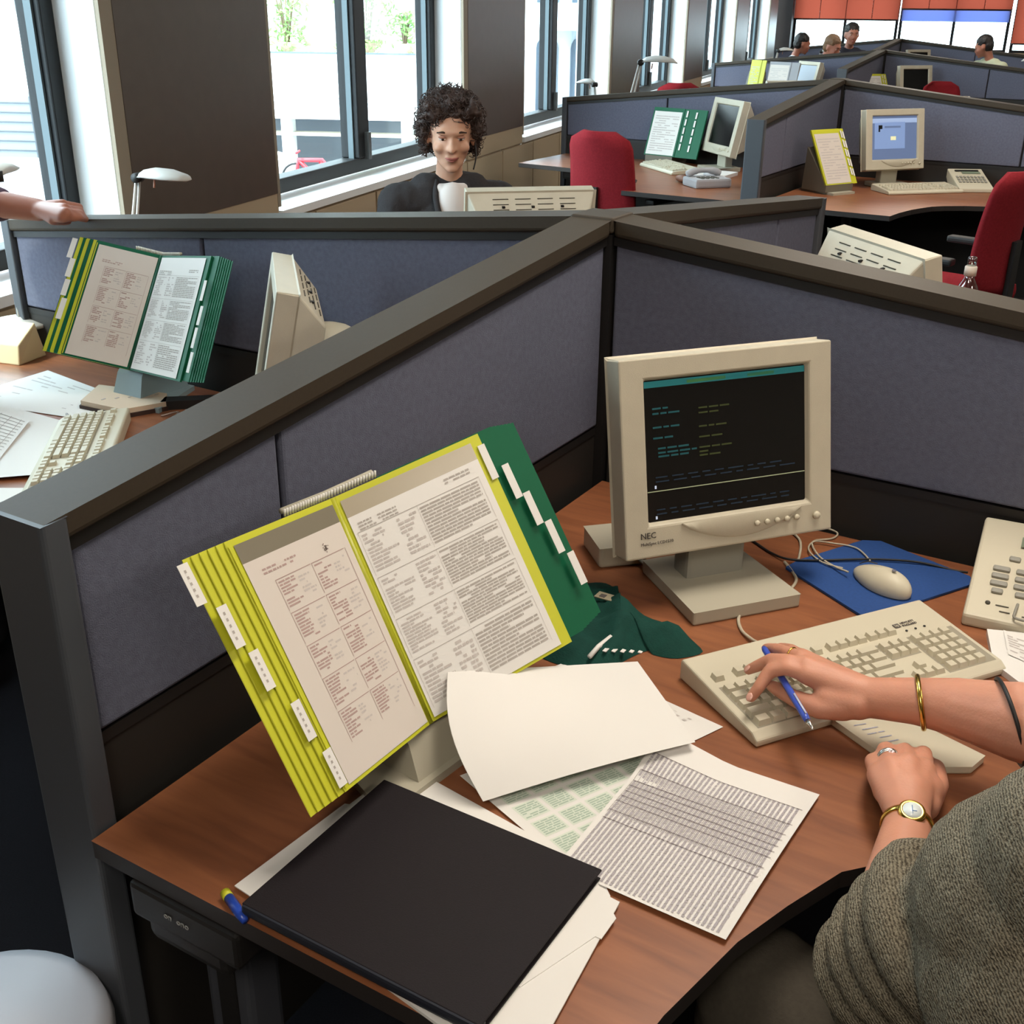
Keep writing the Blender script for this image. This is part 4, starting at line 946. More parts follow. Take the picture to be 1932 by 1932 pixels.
b = MB(); b.box((.04, -.0465, .030), (.03, .001, .022), None, Matrix.Rotation(0, 4, 'X')); b.build('symbol', inkd, r)
textmesh('R', .014, paper, r, Matrix.Translation((.035, -.0475, .025)) @ Matrix.Rotation(R(90), 4, 'X'))
# mouse, handset etc. on the second cluster's left desk
b = MB(); b.ell((0, 0, .02), (.035, .06, .02)); tag(b.build('mouse', MC['grey_light'], None, loc(J[1], -.52, -.62, DZ, 30)), 'grey mouse beside the white keyboard, second cluster', 'mouse')
r = root('leather_purse', 'brown leather purse in front of the grey telephone, second cluster', 'purse', loc(J[1], -.56, -.90, DZ, -35))
b = MB(); b.ell((0, 0, .022), (.075, .035, .022)); b.build('body', mat('leather_brown', '#6e4632', .5), r)
b = MB(); b.box((0, 0, .036), (.12, .006, .012)); b.build('zip', mat('zip', '#b0a070', .3, .8), r)
flat('paper_pile', [(-.62, -.42), (-.42, -.42), (-.42, -.62), (-.62, -.62)], .02, paper, 'small pile of white papers under the white monitor, second cluster', 'paper', DZ, J[1])

# ================================================================== LAMPS, CHAIRS, BOTTLE
def lamp(label, M, base_only=False):
    """z up, base at origin, head reaches towards +x"""
    r = root('desk_lamp', label, 'desk lamp', M)
    b = MB(); b.lathe([(.10, 0), (.10, .012), (.03, .022), (.02, .03)], n=28); b.build('base', steel, r)
    for dx in (-.014, .014):
        a = MB(); a.tube([(dx, 0, .02), (.10+dx*.5, 0, .46)], .0055, n=8); a.build('arm', steel, r)
    a = MB(); a.lathe([(.018, -.02), (.018, .02)], n=14); a.build('joint', blackm, r, Matrix.Translation((.10, 0, .465)) @ Matrix.Rotation(R(90), 4, 'X'))
    s = MB()
    prof = [(0, .010), (.03, .030), (.08, .040), (.14, .036), (.19, .022), (.215, 0)]
    vs = []; fs = []
    for i, (x, z_) in enumerate(prof):
        w_ = (.016, .034, .062, .072, .055, .02)[i]
        for j in range(7): t = j/6*2-1; vs.append((.10+x, w_*t, .465+z_*(1-t*t*.75)))
    for i in range(len(prof)-1):
        for j in range(6): fs.append((i*7+j, (i+1)*7+j, (i+1)*7+j+1, i*7+j+1))
    s.add(vs, fs, None, None, True); so = s.build('shade', steel, r); md = so.modifiers.new('s', 'SOLIDIFY'); md.thickness = .006
    h = MB(); h.tube([(.17, 0, .46), (.165, 0, .43)], .004, n=6); h.build('handle', mat('knob_red', '#b9836c', .4), r)
    return r
lh = at(252, 292, 1.185)
L0 = lamp('white desk lamp with twin arms standing by the large brown wall panel', Matrix.Translation((lh.x, lh.y, DZ)) @ Matrix.Rotation(-.25, 4, 'Z') @ Matrix.Translation((-.08, 0, 0)) @ Matrix.Scale(.85, 4) @ Matrix.Translation((0, 0, .0)))
lp2 = at(38, 606, .79)
again(L0, Matrix.Translation((lp2.x, lp2.y, .78)) @ Matrix.Rotation(R(112), 4, 'Z') @ Matrix.Scale(.86, 4), 'white desk lamp cut off by the left edge of the photo', None)
again(L0, J[1] @ Matrix.Translation((-1.70, .58, DZ)) @ Matrix.Rotation(R(30), 4, 'Z') @ Matrix.Scale(1.2, 4), 'white desk lamp leaning right in front of the third wall panel')
again(L0, J[1] @ Matrix.Translation((-1.72, .30, DZ)) @ Matrix.Rotation(R(150), 4, 'Z') @ Matrix.Scale(.9, 4), 'small desk lamp with an orange glow beside the second wall panel')
again(L0, J[2] @ Matrix.Translation((-1.5, .9, DZ)) @ Matrix.Rotation(R(60), 4, 'Z'), 'distant desk lamp in front of the fourth window, left of the striped person')
again(L0, J[2] @ Matrix.Translation((-1.1, 1.15, DZ)) @ Matrix.Rotation(R(20), 4, 'Z'), 'distant desk lamp leaning right beside the last wall panel')
again(L0, J[2] @ Matrix.Translation((1.62, .25, DZ)) @ Matrix.Rotation(R(200), 4, 'Z'), 'desk lamp at the right edge behind the third cluster')

def make_chair(label, M, back_h=1.02, arms=True):
    r = root('office_chair', label, 'chair', M, 'red upholstered office chairs')
    s = MB(); s.box((0, 0, .47), (.48, .47, .085), None, None, .035); s.build('seat', red, r)
    b = MB(); n, m_ = 10, 12; vs = []; fs = []
    for side in (0, 1):
        for j in range(m_+1):
            z_ = .50+(back_h-.50)*j/m_; t = j/m_
            w_ = .225*(1-.10*t)*(1 if t < .85 else math.sqrt(max(.02, 1-((t-.85)/.15)**2*.75)))*(1 if t > .12 else .75+.25*t/.12)
            for i in range(n+1):
                u = i/n*2-1; y = .205+.05*t+.045*u*u*-1+.02*sin(pi*t)*-1+(.055 if side else 0)*(1-u*u*.6)
                vs.append((w_*u, y, z_))
    k = (n+1)*(m_+1)
    for side in (0, 1):
        for j in range(m_):
            for i in range(n):
                q = side*k+j*(n+1)+i; f = (q, q+1, q+n+2, q+n+1); fs.append(f if side == 0 else f[::-1])
    ring = [i for i in range(n+1)]+[j*(n+1)+n for j in range(1, m_+1)]+[m_*(n+1)+i for i in range(n-1, -1, -1)]+[j*(n+1) for j in range(m_-1, 0, -1)]
    fs += [(ring[(i+1) % len(ring)], ring[i], ring[i]+k, ring[(i+1) % len(ring)]+k) for i in range(len(ring))]
    b.add(vs, fs, None, None, True); b.build('backrest', red, r)
    p = MB(); p.box((0, .27, .56), (.07, .02, .34)); p.box((0, .16, .41), (.07, .24, .02)); p.build('back_bracket', blackm, r)
    c = MB(); c.tube([(0, 0, .10), (0, 0, .42)], .028, n=14); c.build('gas_column', blackm, r)
    for i in range(5):
        a = i*2*pi/5+.3; l = MB(); l.tube([(0, 0, .10), (.29*cos(a), .29*sin(a), .065)], .02, n=8, r1=.013); lo = l.build('base_leg', blackm, r)
        w = MB(); w.lathe([(.02, -.018), (.028, -.012), (.028, .012), (.02, .018)], n=12); w.build('castor', blackm, lo, Matrix.Translation((.29*cos(a), .29*sin(a), .028)) @ Matrix.Rotation(a, 4, 'Z') @ Matrix.Rotation(R(90), 4, 'X'))
    if arms:
        for sx_ in (-1, 1):
            a = MB(); a.tube([(sx_*.24, .08, .44), (sx_*.275, .06, .55), (sx_*.275, .02, .64)], .012, n=8); a.box((sx_*.275, -.01, .655), (.06, .25, .03), None, None, .01); a.build('armrest', blackm, r)
    return r
cb = at(1150, 335, .78)
ch = make_chair('tall red office chair at the left desk of the second cluster, seen from behind', Matrix.Translation((cb.x+.08, cb.y+.21, 0)) @ Matrix.Rotation(R(140), 4, 'Z'))
cb = at(1892, 424, .80)
again(ch, Matrix.Translation((cb.x-.12, cb.y+.19, 0)) @ Matrix.Rotation(R(228), 4, 'Z'), 'dark red office chair at the right edge, beside the second cluster desk')
again(ch, Matrix.Translation((1.42, 11.0, 0)) @ Matrix.Rotation(R(190), 4, 'Z'), 'red chair top showing above the rail by the leaning desk lamp')
again(ch, loc(J[2], .98, -1.02, 0, 50), 'red chair top below the black-screened monitor of the third cluster')
# bottle
r = root('bottle', 'clear plastic bottle with a pale cap behind the near right screen', 'bottle', J[0] @ Matrix.Translation((.505, 1.19, DZ)))
b = MB(); b.lathe([(.034, 0), (.037, .01), (.037, .15), (.033, .17), (.037, .19), (.034, .205), (.024, .235), (.013, .255), (.013, .268)], n=28); b.build('body', clear, r)
b = MB(); b.lathe([(.016, .262), (.016, .285), (.013, .288)], n=20); b.build('cap', mat('cap_pale', '#d9cdbf', .5), r)
b = MB(); b.lathe([(.012, .288), (.012, .308), (.009, .312)], n=16); b.build('cap_cover', clear, r)
# computer under the second cluster's left desk
r = root('desktop_computer', 'white computer case lying under the left desk, second cluster', 'computer', loc(J[1], -1.62, -.72, 0, 8))
b = MB(); b.box((0, 0, .33), (.20, .42, .40), None, None, .01); b.build('case', mat('case_white', '#dfe2e6', .4), r)
b = MB(); b.box((0, -.215, .42), (.15, .01, .04)); b.box((0, -.215, .36), (.15, .01, .02)); b.build('drive_front', greyp, r)
b = MB(); b.box((0, 0, .065), (.22, .44, .13)); b.build('holder', blackm, r)
# round stool bottom left
r = root('stool', 'round pale grey stool seat at the bottom left corner', 'stool', Matrix.Translation(at(-40, 1960, .48)-Vector((0, 0, .48))))
b = MB(); b.lathe([(.05, .435), (.145, .44), (.155, .455), (.15, .472), (.13, .48), (.001, .482)], n=40); b.build('seat', mat('stool_grey', '#c3c1c6', .35), r)
b = MB(); b.tube([(0, 0, .05), (0, 0, .44)], .03, n=14); b.build('column', metal, r)
b = MB(); b.lathe([(.18, 0), (.18, .02), (.04, .05)], n=30); b.build('foot', blackm, r)

# ================================================================== PEOPLE
class Body:
    def __init__(s): s.b = MB()
    def cap(s, p0, r0, p1, r1=None, n=16):
        r1 = r0 if r1 is None else r1
        p0 = Vector(p0); p1 = Vector(p1); s.b.ell(p0, (r0,)*3, seg=n); s.b.ell(p1, (r1,)*3, seg=n)
        if (p1-p0).length > 1e-4: s.b.tube([p0, p1], r0, n=n, r1=r1)
    def chain(s, pts):
        for a, b in zip(pts, pts[1:]): s.cap(a[0], a[1], b[0], b[1])
    def ell(s, c, r, T=None, seg=20):
        s.b.ell((0, 0, 0), r, None, Matrix.Translation(c) @ (T if T is not None else I4), seg)
    def make(s, name, m, parent, voxel=.006, smooth=6, fac=.5, M=None, disp=None):
        o = s.b.build('tmp_body', m)
        rm = o.modifiers.new('r', 'REMESH'); rm.mode = 'VOXEL'; rm.voxel_size = voxel; rm.use_smooth_shade = True
        sm = o.modifiers.new('s', 'SMOOTH'); sm.iterations = smooth; sm.factor = fac
        if disp:
            tx = bpy.data.textures.new('folds', 'CLOUDS'); tx.noise_scale = disp[1]
            d = o.modifiers.new('d', 'DISPLACE'); d.texture = tx; d.strength = disp[0]; d.mid_level = .5
        bpy.context.view_layer.update()
        me = bpy.data.meshes.new_from_object(o.evaluated_get(bpy.context.evaluated_depsgraph_get()))
        bpy.data.objects.remove(o); me.materials.clear(); me.materials.append(m); me.name = name
        for p in me.polygons: p.use_smooth = True
        o = bpy.data.objects.new(name, me); COL.objects.link(o); o.parent = parent
        if M is not None: o.matrix_basis = M
        return o
def ring_mesh(R0, r, n=40, m=8, flat_=1):
    b = MB(); vs = []; fs = []
    for i in range(n):
        a = 2*pi*i/n
        for j in range(m): t = 2*pi*j/m; vs.append(((R0+r*cos(t))*cos(a), (R0+r*cos(t))*sin(a), r*flat_*sin(t)))
    for i in range(n):
        for j in range(m): fs.append((i*m+j, ((i+1) % n)*m+j, ((i+1) % n)*m+(j+1) % m, i*m+(j+1) % m))
    b.add(vs, fs, None, None, True); return b
def around(c, axis, roll=0):
    q = Vector(axis).to_track_quat('Z', 'Y'); return Matrix.Translation(c) @ q.to_matrix().to_4x4() @ Matrix.Rotation(roll, 4, 'Z')

def head_elems(B, C, s=1.0):
    """C: matrix at head centre, facing -y"""
    def P(x, y, z_): return C @ Vector((x*s, y*s, z_*s))
    Rm_ = C.to_3x3().to_4x4(); S = Matrix.Scale(s, 4)
    def E(c, r): B.ell(P(*c), tuple(k*s for k in r), Rm_)
    E((0, .012, .035), (.076, .094, .082)); E((0, -.02, -.015), (.064, .072, .085)); E((0, -.040, -.070), (.044, .046, .034)); E((0, -.070, -.090), (.024, .020, .016))
    E((0, -.082, .030), (.052, .016, .014)); E((.038, -.062, -.022), (.024, .024, .020)); E((-.038, -.062, -.022), (.024, .024, .020))
    B.cap(P(0, -.084, .016), .0075*s, P(0, -.108, -.022), .0115*s); E((.011, -.094, -.024), (.008, .009, .007)); E((-.011, -.094, -.024), (.008, .009, .007))
    E((0, -.088, -.050), (.024, .010, .0055)); E((0, -.086, -.060), (.021, .010, .006))
    for k in (-1, 1): E((.078*k, .008, -.004), (.011, .022, .034))
def face_parts(root_, C, s=1.0, sk=skin2, open_=True):
    lipm = mat('lips', '#9c5a50', .5); brow = mat('brow', '#3a2a20', .9); eyew = mat('eye_white', '#d8cfc6', .3); iris = mat('iris', '#35251c', .2); lid = mat('eyelid', '#a0705c', .6)
    def T(x, y, z_): return C @ Matrix.Translation((x*s, y*s, z_*s)) @ Matrix.Scale(s, 4)
    for k in (-1, 1):
        b = MB(); b.ell((0, 0, 0), (.013, .007, .0055)); e = b.build('eye', eyew, root_, T(.030*k, -.0805, .010))
        b = MB(); b.ell((0, -.0055, -.001), (.005, .003, .0048), seg=12); b.build('iris', iris, e)
        b = MB(); b.ell((0, -.0005, .0032), (.0155, .0090, .0052)); b.build('eyelid', lid, root_, T(.030*k, -.081, .012))
        b = MB(); b.tube([(-.017*k, -.003, -.001), (0, -.007, .004), (.018*k, .004, 0)], [.0028, .0035, .0022], n=8); b.build('eyebrow', brow, root_, T(.031*k, -.087, .030))
    b = MB(); b.tube([(-.022, .006, .002), (-.010, -.001, .001), (0, -.002, 0), (.010, -.001, .001), (.022, .006, .002)], [.002, .0042, .0035, .0042, .002], n=8)
    b.tube([(-.018, .006, -.003), (0, 0, -.008), (.018, .006, -.003)], [.002, .0048, .002], n=8); b.build('mouth', lipm, root_, T(0, -.0965, -.053))
def hand(B, C, k=1, s=1.0, curl=.5):
    """relaxed hand: C at wrist, fingers towards -y, palm down; k=+1 thumb at -x"""
    def P(x, y, z_): return C @ Vector((x*s*k, y*s, z_*s))
    for i, (x, l) in enumerate(((-.030, .075), (-.010, .082), (.010, .076), (.029, .062))):
        B.cap(P(x*.6, -.01, 0), .016*s, P(x, -.085, .004), .0115*s)
        B.chain([(P(x, -.085, .004), .0105*s), (P(x*1.05, -.085-l*.5, .004-.008*curl*2), .0092*s), (P(x*1.08, -.085-l*.85, -.012-.03*curl), .0078*s)])
    B.chain([(P(-.02, -.02, -.004), .016*s), (P(-.045, -.055, -.010), .0125*s), (P(-.052, -.088, -.014), .0095*s)])
def figure(name, label, M, shirt, trousers, sk, hairfn, headpitch=12, headyaw=0, s=1.0, voxel=.009, seated=True, arms=None, group=None, face=True):
    r = root(name, label, 'person', M, group)
    q = Matrix.Translation((0, -.03, 1.045)) @ Matrix.Rotation(R(headyaw), 4, 'Z') @ Matrix.Rotation(R(headpitch), 4, 'X') @ Matrix.Translation((0, -.015, .185))
    if seated is False: q = Matrix.Translation((0, 0, .42)) @ q
    dz = 0 if seated else .42
    V = lambda x, y, z_: (x, y, z_+dz)
    arms = arms or [((-.185, 0, 1.0), (-.235, -.07, .76), (-.13, -.33, .765)), ((.185, 0, 1.0), (.235, -.07, .76), (.13, -.33, .765))]
    legs = [((.09*k, .02, .52), (.11*k, -.42, .52), (.11*k, -.36, .10), (.11*k, -.48, .045)) for k in (-1, 1)] if seated else [((.09*k, 0, .92), (.10*k, -.02, .50), (.10*k, 0, .09), (.10*k, -.13, .045)) for k in (-1, 1)]
    def torso(B, g=0):
        B.ell(V(0, .02, .56), (.165+g, .12+g, .12+g)); B.ell(V(0, .01, .72), (.135+g, .10+g, .16)); B.ell(V(0, .0, .90), (.155+g, .105+g, .14+g))
        B.cap(V(-.15, 0, 1.0), .055+g, V(.15, 0, 1.0), .055+g); B.cap(V(-.08, 0, 1.04), .05+g*.6, V(.08, 0, 1.04), .05+g*.6)
    B = Body(); torso(B)
    B.cap(V(0, .012, 1.03), .050, q @ Vector((0, .038, -.065)), .044); head_elems(B, q, 1.0)
    for i, (a, b_, c) in enumerate(arms):
        B.chain([(a, .052), (b_, .040), (c, .027)])
        d = (Vector(c)-Vector(b_)).normalized(); yaw = math.atan2(d.x, -d.y)
        hand(B, Matrix.Translation(c) @ Matrix.Rotation(yaw, 4, 'Z'), 1 if i == 1 else -1)
    for a, b_, c, e in legs: B.chain([(a, .08), (b_, .058), (c, .038), (e, .035)])
    body = B.make('body', sk, r, voxel, 4)
    S = Body(); torso(S, .014)
    for a, b_, c in arms:
        S.chain([(a, .066), (b_, .054)]); c2 = Vector(b_).lerp(Vector(c), .8); S.cap(b_, .052, c2, .036)
    S.make('shirt', shirt, r, voxel, 5, disp=(.012, .06))
    Tr = Body(); Tr.ell(V(0, .02, .54), (.18, .135, .12))
    for a, b_, c, e in legs: Tr.chain([(a, .095), (b_, .072), (Vector(b_).lerp(Vector(c), .95), .055)])
    Tr.make('trousers', trousers, r, voxel*1.2, 5)
    for a, b_, c, e in legs:
        sh = Body(); sh.cap((e[0], e[1]+.10, .045), .040, (e[0], e[1]-.06, .038), .036); sh.make('shoe', blackm, r, .01, 3)
    hairfn(r, q)
    if face: face_parts(r, q, 1.0, sk)
    return r, q
def hair_cap(m, top=1.0, back=True):
    def f(r, q):
        B = Body(); Rq = q.to_3x3().to_4x4()
        B.ell(q @ Vector((0, .022, .058)), (.086, .095, .080), Rq); B.ell(q @ Vector((0, .05, .01)), (.080, .065, .085), Rq)
        B.make('hair', m, r, .009, 3, disp=(.016, .02))
    return f
def hair_curly(m):
    def f(r, q):
        rnd = random.Random(4); B = Body(); Rq = q.to_3x3().to_4x4()
        B.ell(q @ Vector((0, .030, .075)), (.100, .100, .072), Rq); B.ell(q @ Vector((0, .055, .01)), (.100, .068, .090), Rq)
        for k in (-1, 1): B.ell(q @ Vector((.088*k, .022, .030)), (.026, .050, .062), Rq); B.ell(q @ Vector((.084*k, .035, -.035)), (.016, .035, .035), Rq)
        for i in range(26): B.ell(q @ Vector((rnd.uniform(-.088, .088), -.052+rnd.uniform(-.012, .014), .072+rnd.uniform(-.004, .05))), (.017,)*3, Rq, 10)
        o = B.make('hair', m, r, .0045, 2, disp=(.014, .012))
        b = MB(); me = o.data; n = len(me.vertices)
        for i in range(900):
            v = me.vertices[rnd.randrange(n)]; nn = v.normal.copy(); c = v.co+nn*.001; a = nn.orthogonal().normalized()
            a = Matrix.Rotation(rnd.random()*6.28, 3, nn) @ a; bb = nn.cross(a); rr = rnd.uniform(.007, .013); t0 = rnd.random()*6
            pts = [c+a*rr*cos(t0+t*1.1)+nn*(rr*.75*sin(t0+t*1.1)+.003)+bb*(.0035*(t-2)) for t in range(6)]
            b.tube(pts, .0019, n=4, r1=.0008)
        for i in range(14):
            p = q @ Vector((rnd.uniform(-.03, .05), .01+rnd.uniform(-.02, .02), .140)); s_ = rnd.uniform(-1, 1)
            b.tube([p+Vector((.02*s_*sin(t*.9), 0, .006*t)) for t in range(6)], .0011, n=4)
        b.build('curls', m, r)
    return f
hairbrown = mat('hair_dark_brown', '#40302a', .6, noise=.35, nscale=90, spec=.4); hairlight = mat('hair_light', '#6f5138', .65, noise=.2, nscale=80); hairblack = mat('hair_black', '#1e1716', .55)
cardigan = mat('charcoal_cardigan', '#3a3839', .95, noise=.1, nscale=200, bump=.5, bscale=400, spec=.1); whiteshirt = mat('white_shirt', '#d5cdc8', .85); darktr = mat('dark_trousers', '#26262a', .9)
# curly haired man: head centre given, body below it
hc = at(852, 262, 1.215); yawm = R(14)
Mm = Matrix.Translation((hc.x, hc.y, 0)) @ Matrix.Rotation(yawm, 4, 'Z') @ Matrix.Translation((0, .06, 0))
man, q = figure('person', 'curly dark haired person in a charcoal cardigan over white, looking down at a screen', Mm, cardigan, darktr, skin2, hair_curly(hairbrown), 8, -8, voxel=.0055)
b = Body(); b.ell((.0, -.066, .945), (.074, .062, .130)); b.cap((-.04, -.052, 1.045), .024, (.04, -.052, 1.045), .024); b.make('white_top', whiteshirt, man, .006, 5)
b = MB()
for k in (-1, 1): b.tube(spline([(.050*k, -.035, 1.075), (.062*k, -.085, 1.02), (.052*k, -.125, .95), (.030*k, -.132, .84)], 5), .011, n=8)
b.build('lapel', cardigan, man)
b = MB(); b.tube(spline([q @ Vector((.082, .0, -.01)), q @ Vector((.085, -.03, -.06)), q @ Vector((.075, -.05, -.10))], 5), .0025, n=6); b.build('headset_wire', blackm, man)
again(ch, Mm @ Matrix.Translation((0, .05, 0)) @ Matrix.Rotation(0, 4, 'Z'), 'red office chair hidden under the curly haired person')
# far people
striped = bpy.data.materials.new('striped_shirt'); striped.use_nodes = True; n_ = striped.node_tree.nodes; l_ = striped.node_tree.links
t_ = n_.new('ShaderNodeTexCoord'); w_ = n_.new('ShaderNodeTexWave'); w_.bands_direction = 'Z'; w_.inputs['Scale'].default_value = 7; w_.inputs['Distortion'].default_value = .6; k_ = n_.new('ShaderNodeValToRGB')
k_.color_ramp.interpolation = 'CONSTANT'; k_.color_ramp.elements[0].color = lin('#20242c'); k_.color_ramp.elements[1].position = .5; k_.color_ramp.elements[1].color = lin('#d8dde2')
l_.new(t_.outputs['Object'], w_.inputs[0]); l_.new(w_.outputs['Fac'], k_.inputs[0]); l_.new(k_.outputs[0], n_['Principled BSDF'].inputs['Base Color'])
for (u, v, y, zt, lab, sh, hr, pit, hy, fy, sc) in (
    (1508, 80, 15.5, 0, 'person in a striped shirt bowing over a desk', striped, hairblack, 14, 30, 60, 1.0),
    (1562, 84, 13.9, 0, 'light haired person with the head bent low, beside the striped shirt', mat('shirt_olive', '#8a8a50', .9), hairlight, 20, 20, 20, 1.0),
    (1607, 63, 15.6, 0, 'dark haired person in a dark top sitting upright before the back window', mat('shirt_navy', '#23232e', .9), hairblack, 5, 0, 0, 1.0),
    (1868, 84, 14.6, 0, 'dark haired person in a pale top at the right of the back window', mat('shirt_pale', '#a8aa90', .9), hairblack, 20, -60, -60, 1.0)):
    p = aty(u, v, y); sc = p.z/1.245
    Mx = Matrix.Translation((p.x, p.y, 0)) @ Matrix.Rotation(R(fy), 4, 'Z') @ Matrix.Scale(sc, 4) @ Matrix.Translation((0, .05, 0))
    figure('person', lab, Mx, sh, darktr, skin3, hair_cap(hr), pit, hy, voxel=.014)
    again(ch, Matrix.Translation((p.x, p.y, 0)) @ Matrix.Rotation(R(fy), 4, 'Z') @ Matrix.Translation((0, .05, 0)), 'red chair under the '+lab.split(' in ')[0].split(' with ')[0]+(' striped' if 'striped' in lab else '')+' at position behind screens' if False else 'red chair under the '+' '.join(lab.split()[:9]))

# left arm resting on the rail
hp = at(118, 398, 1.135); el = at(-95, 372, 1.16); sh_ = at(-190, 200, 1.42)
ax = Vector((sh_.x, sh_.y, 0))
r = root('person', 'person out of sight at the left, bare forearm resting on the screen rail', 'person', I4)
B = Body(); wr = at(72, 396, 1.135)
B.chain([(sh_, .055), (el, .045), (wr, .029)])
kn = [at(118, 386, 1.150), at(122, 394, 1.152), at(124, 402, 1.148), at(118, 410, 1.138)]
for i, p in enumerate(kn):
    B.cap(wr, .022, p, .015)
    m1 = p+(at(160, 392+6*i, 1.130)-p)*.75; m2 = at(150+4*i, 402+4*i, 1.112)
    B.chain([(p, .0125), (m1, .0105), (m2, .0088)])
B.chain([(wr, .016), (at(100, 415, 1.125), .014), (at(128, 418, 1.110), .010)])
nk = Vector((ax.x-.17, ax.y+.05, 0))
B.cap(sh_, .055, nk+Vector((0, 0, 1.44)), .06); B.cap(nk+Vector((-.17, .05, 1.42)), .055, nk+Vector((0, 0, 1.44)), .06)
B.cap(nk+Vector((0, 0, 1.44)), .055, nk+Vector((0, 0, 1.52)), .05); B.ell(nk+Vector((0, 0, 1.2)), (.16, .11, .28)); B.ell(nk+Vector((0, 0, .95)), (.165, .12, .15))
ra = nk+Vector((-.2, .05, 0)); B.chain([(ra+Vector((0, 0, 1.40)), .05), (ra+Vector((-.03, .05, 1.12)), .04), (ra+Vector((0, -.1, .90)), .028)]); hand(B, Matrix.Translation(ra+Vector((0, -.1, .90))) @ Matrix.Rotation(R(90), 4, 'X'), 1)
for k in (-1, 1): B.chain([(nk+Vector((.09*k, 0, .92)), .08), (nk+Vector((.1*k, 0, .50)), .055), (nk+Vector((.1*k, 0, .09)), .04), (nk+Vector((.1*k, -.14, .045)), .035)])
hq = Matrix.Translation(nk+Vector((0, -.01, 1.64))); head_elems(B, hq); B.make('body', skin3, r, .005, 5)
S = Body(); S.cap(sh_, .07, el, .058); S.cap(el, .055, at(-5, 385, 1.145), .046); S.ell(nk+Vector((0, 0, 1.2)), (.175, .125, .29)); S.cap(sh_, .068, nk+Vector((-.17, .05, 1.42)), .068)
S.cap(ra+Vector((0, 0, 1.40)), .062, ra+Vector((-.03, .05, 1.12)), .052); S.make('shirt', mat('plum_shirt', '#4a3340', .9), r, .009, 4)
S = Body(); S.ell(nk+Vector((0, 0, .95)), (.178, .135, .15))
for k in (-1, 1): S.chain([(nk+Vector((.09*k, 0, .92)), .092), (nk+Vector((.1*k, 0, .50)), .068), (nk+Vector((.1*k, 0, .10)), .055)])
S.make('trousers', darktr, r, .012, 4); hair_cap(hairblack)(r, hq); face_parts(r, hq)

# ---- woman at the near desk (local frame of the first cluster)
LJ = lambda x, y, z_: J[0] @ Vector((x, y, z_))
r = root('person', 'seated woman in an olive knitted sweater with a gold watch, writing hand over the keyboard', 'person', I4)
Ls, Rs = LJ(1.05, -1.20, 1.02), LJ(1.25, -.90, 1.02); LE = at(1672, 1812, .765); RE = at(2040, 1392, .855)
LW = at(1714, 1549, .772); RW = at(1652, 1317, .800); nk = (Ls+Rs)/2; fc = (J[0].to_3x3() @ Vector((-.83, .55, 0))).normalized(); rtv = (Rs-Ls).normalized()
hip = nk-fc*.10; hip.z = .56
B = Body()
# right arm and hand with separate fingers
B.chain([(Rs, .055), (RE, .050), (at(1925, 1362, .838), .049), (at(1810, 1335, .822), .038), (at(1730, 1323, .812), .031), (RW, .0275)])
kI, kM, kR, kL = at(1522, 1272, .812), at(1520, 1256, .818), at(1512, 1243, .814), at(1512, 1238, .802)
B.cap(RW, .025, kI, .0145); B.cap(RW, .024, kM, .0140); B.cap(RW, .023, kR, .0135); B.cap(RW, .020, kL, .012)
B.cap(at(1620, 1328, .792), .022, at(1560, 1318, .790), .0185)
B.chain([(kI, .0122), (at(1484, 1259, .815), .0108), (at(1452, 1266, .805), .0098), (at(1432, 1296, .786), .0088), (at(1417, 1316, .770), .0076)])
B.chain([(kM, .0115), (at(1484, 1247, .818), .0106), (at(1455, 1245, .811), .0098), (at(1430, 1256, .795), .0088), (at(1412, 1264, .783), .0076)])
B.chain([(kR, .0112), (at(1486, 1232, .812), .0100), (at(1464, 1225, .803), .0092), (at(1446, 1223, .790), .0078)])
B.chain([(kL, .0100), (at(1494, 1226, .800), .0088), (at(1474, 1222, .786), .0080), (at(1460, 1225, .776), .0068)])
B.chain([(at(1592, 1334, .785), .019), (at(1545, 1336, .780), .0150), (at(1500, 1318, .778), .0122), (at(1474, 1304, .777), .0108), (at(1456, 1294, .777), .0088)])
# left arm and hand
B.chain([(Ls, .055), (LE, .044), (LE.lerp(LW, .45), .038), (LW, .0265)])
KN = [(at(1660, 1462, .776), .0135, at(1648, 1437, .768), at(1652, 1436, .744)), (at(1683, 1450, .786), .0140, at(1671, 1416, .776), at(1674, 1412, .746)),
      (at(1712, 1447, .787), .0145, at(1705, 1418, .775), at(1708, 1414, .746)), (at(1740, 1455, .780), .0145, at(1742, 1423, .770), at(1742, 1422, .744))]
for a, ra_, b_, c in KN:
    B.cap(LW, .023, a, ra_+.003); B.chain([(a, ra_), (b_, .0115), (c, .0095)])
B.chain([(at(1745, 1520, .762), .018), (at(1768, 1480, .752), .0145), (at(1766, 1448, .742), .0115)])
B.cap(LW+Vector((0, 0, -.002)), .024, at(1715, 1495, .776), .026); B.cap(at(1680, 1490, .768), .022, at(1748, 1490, .768), .022)
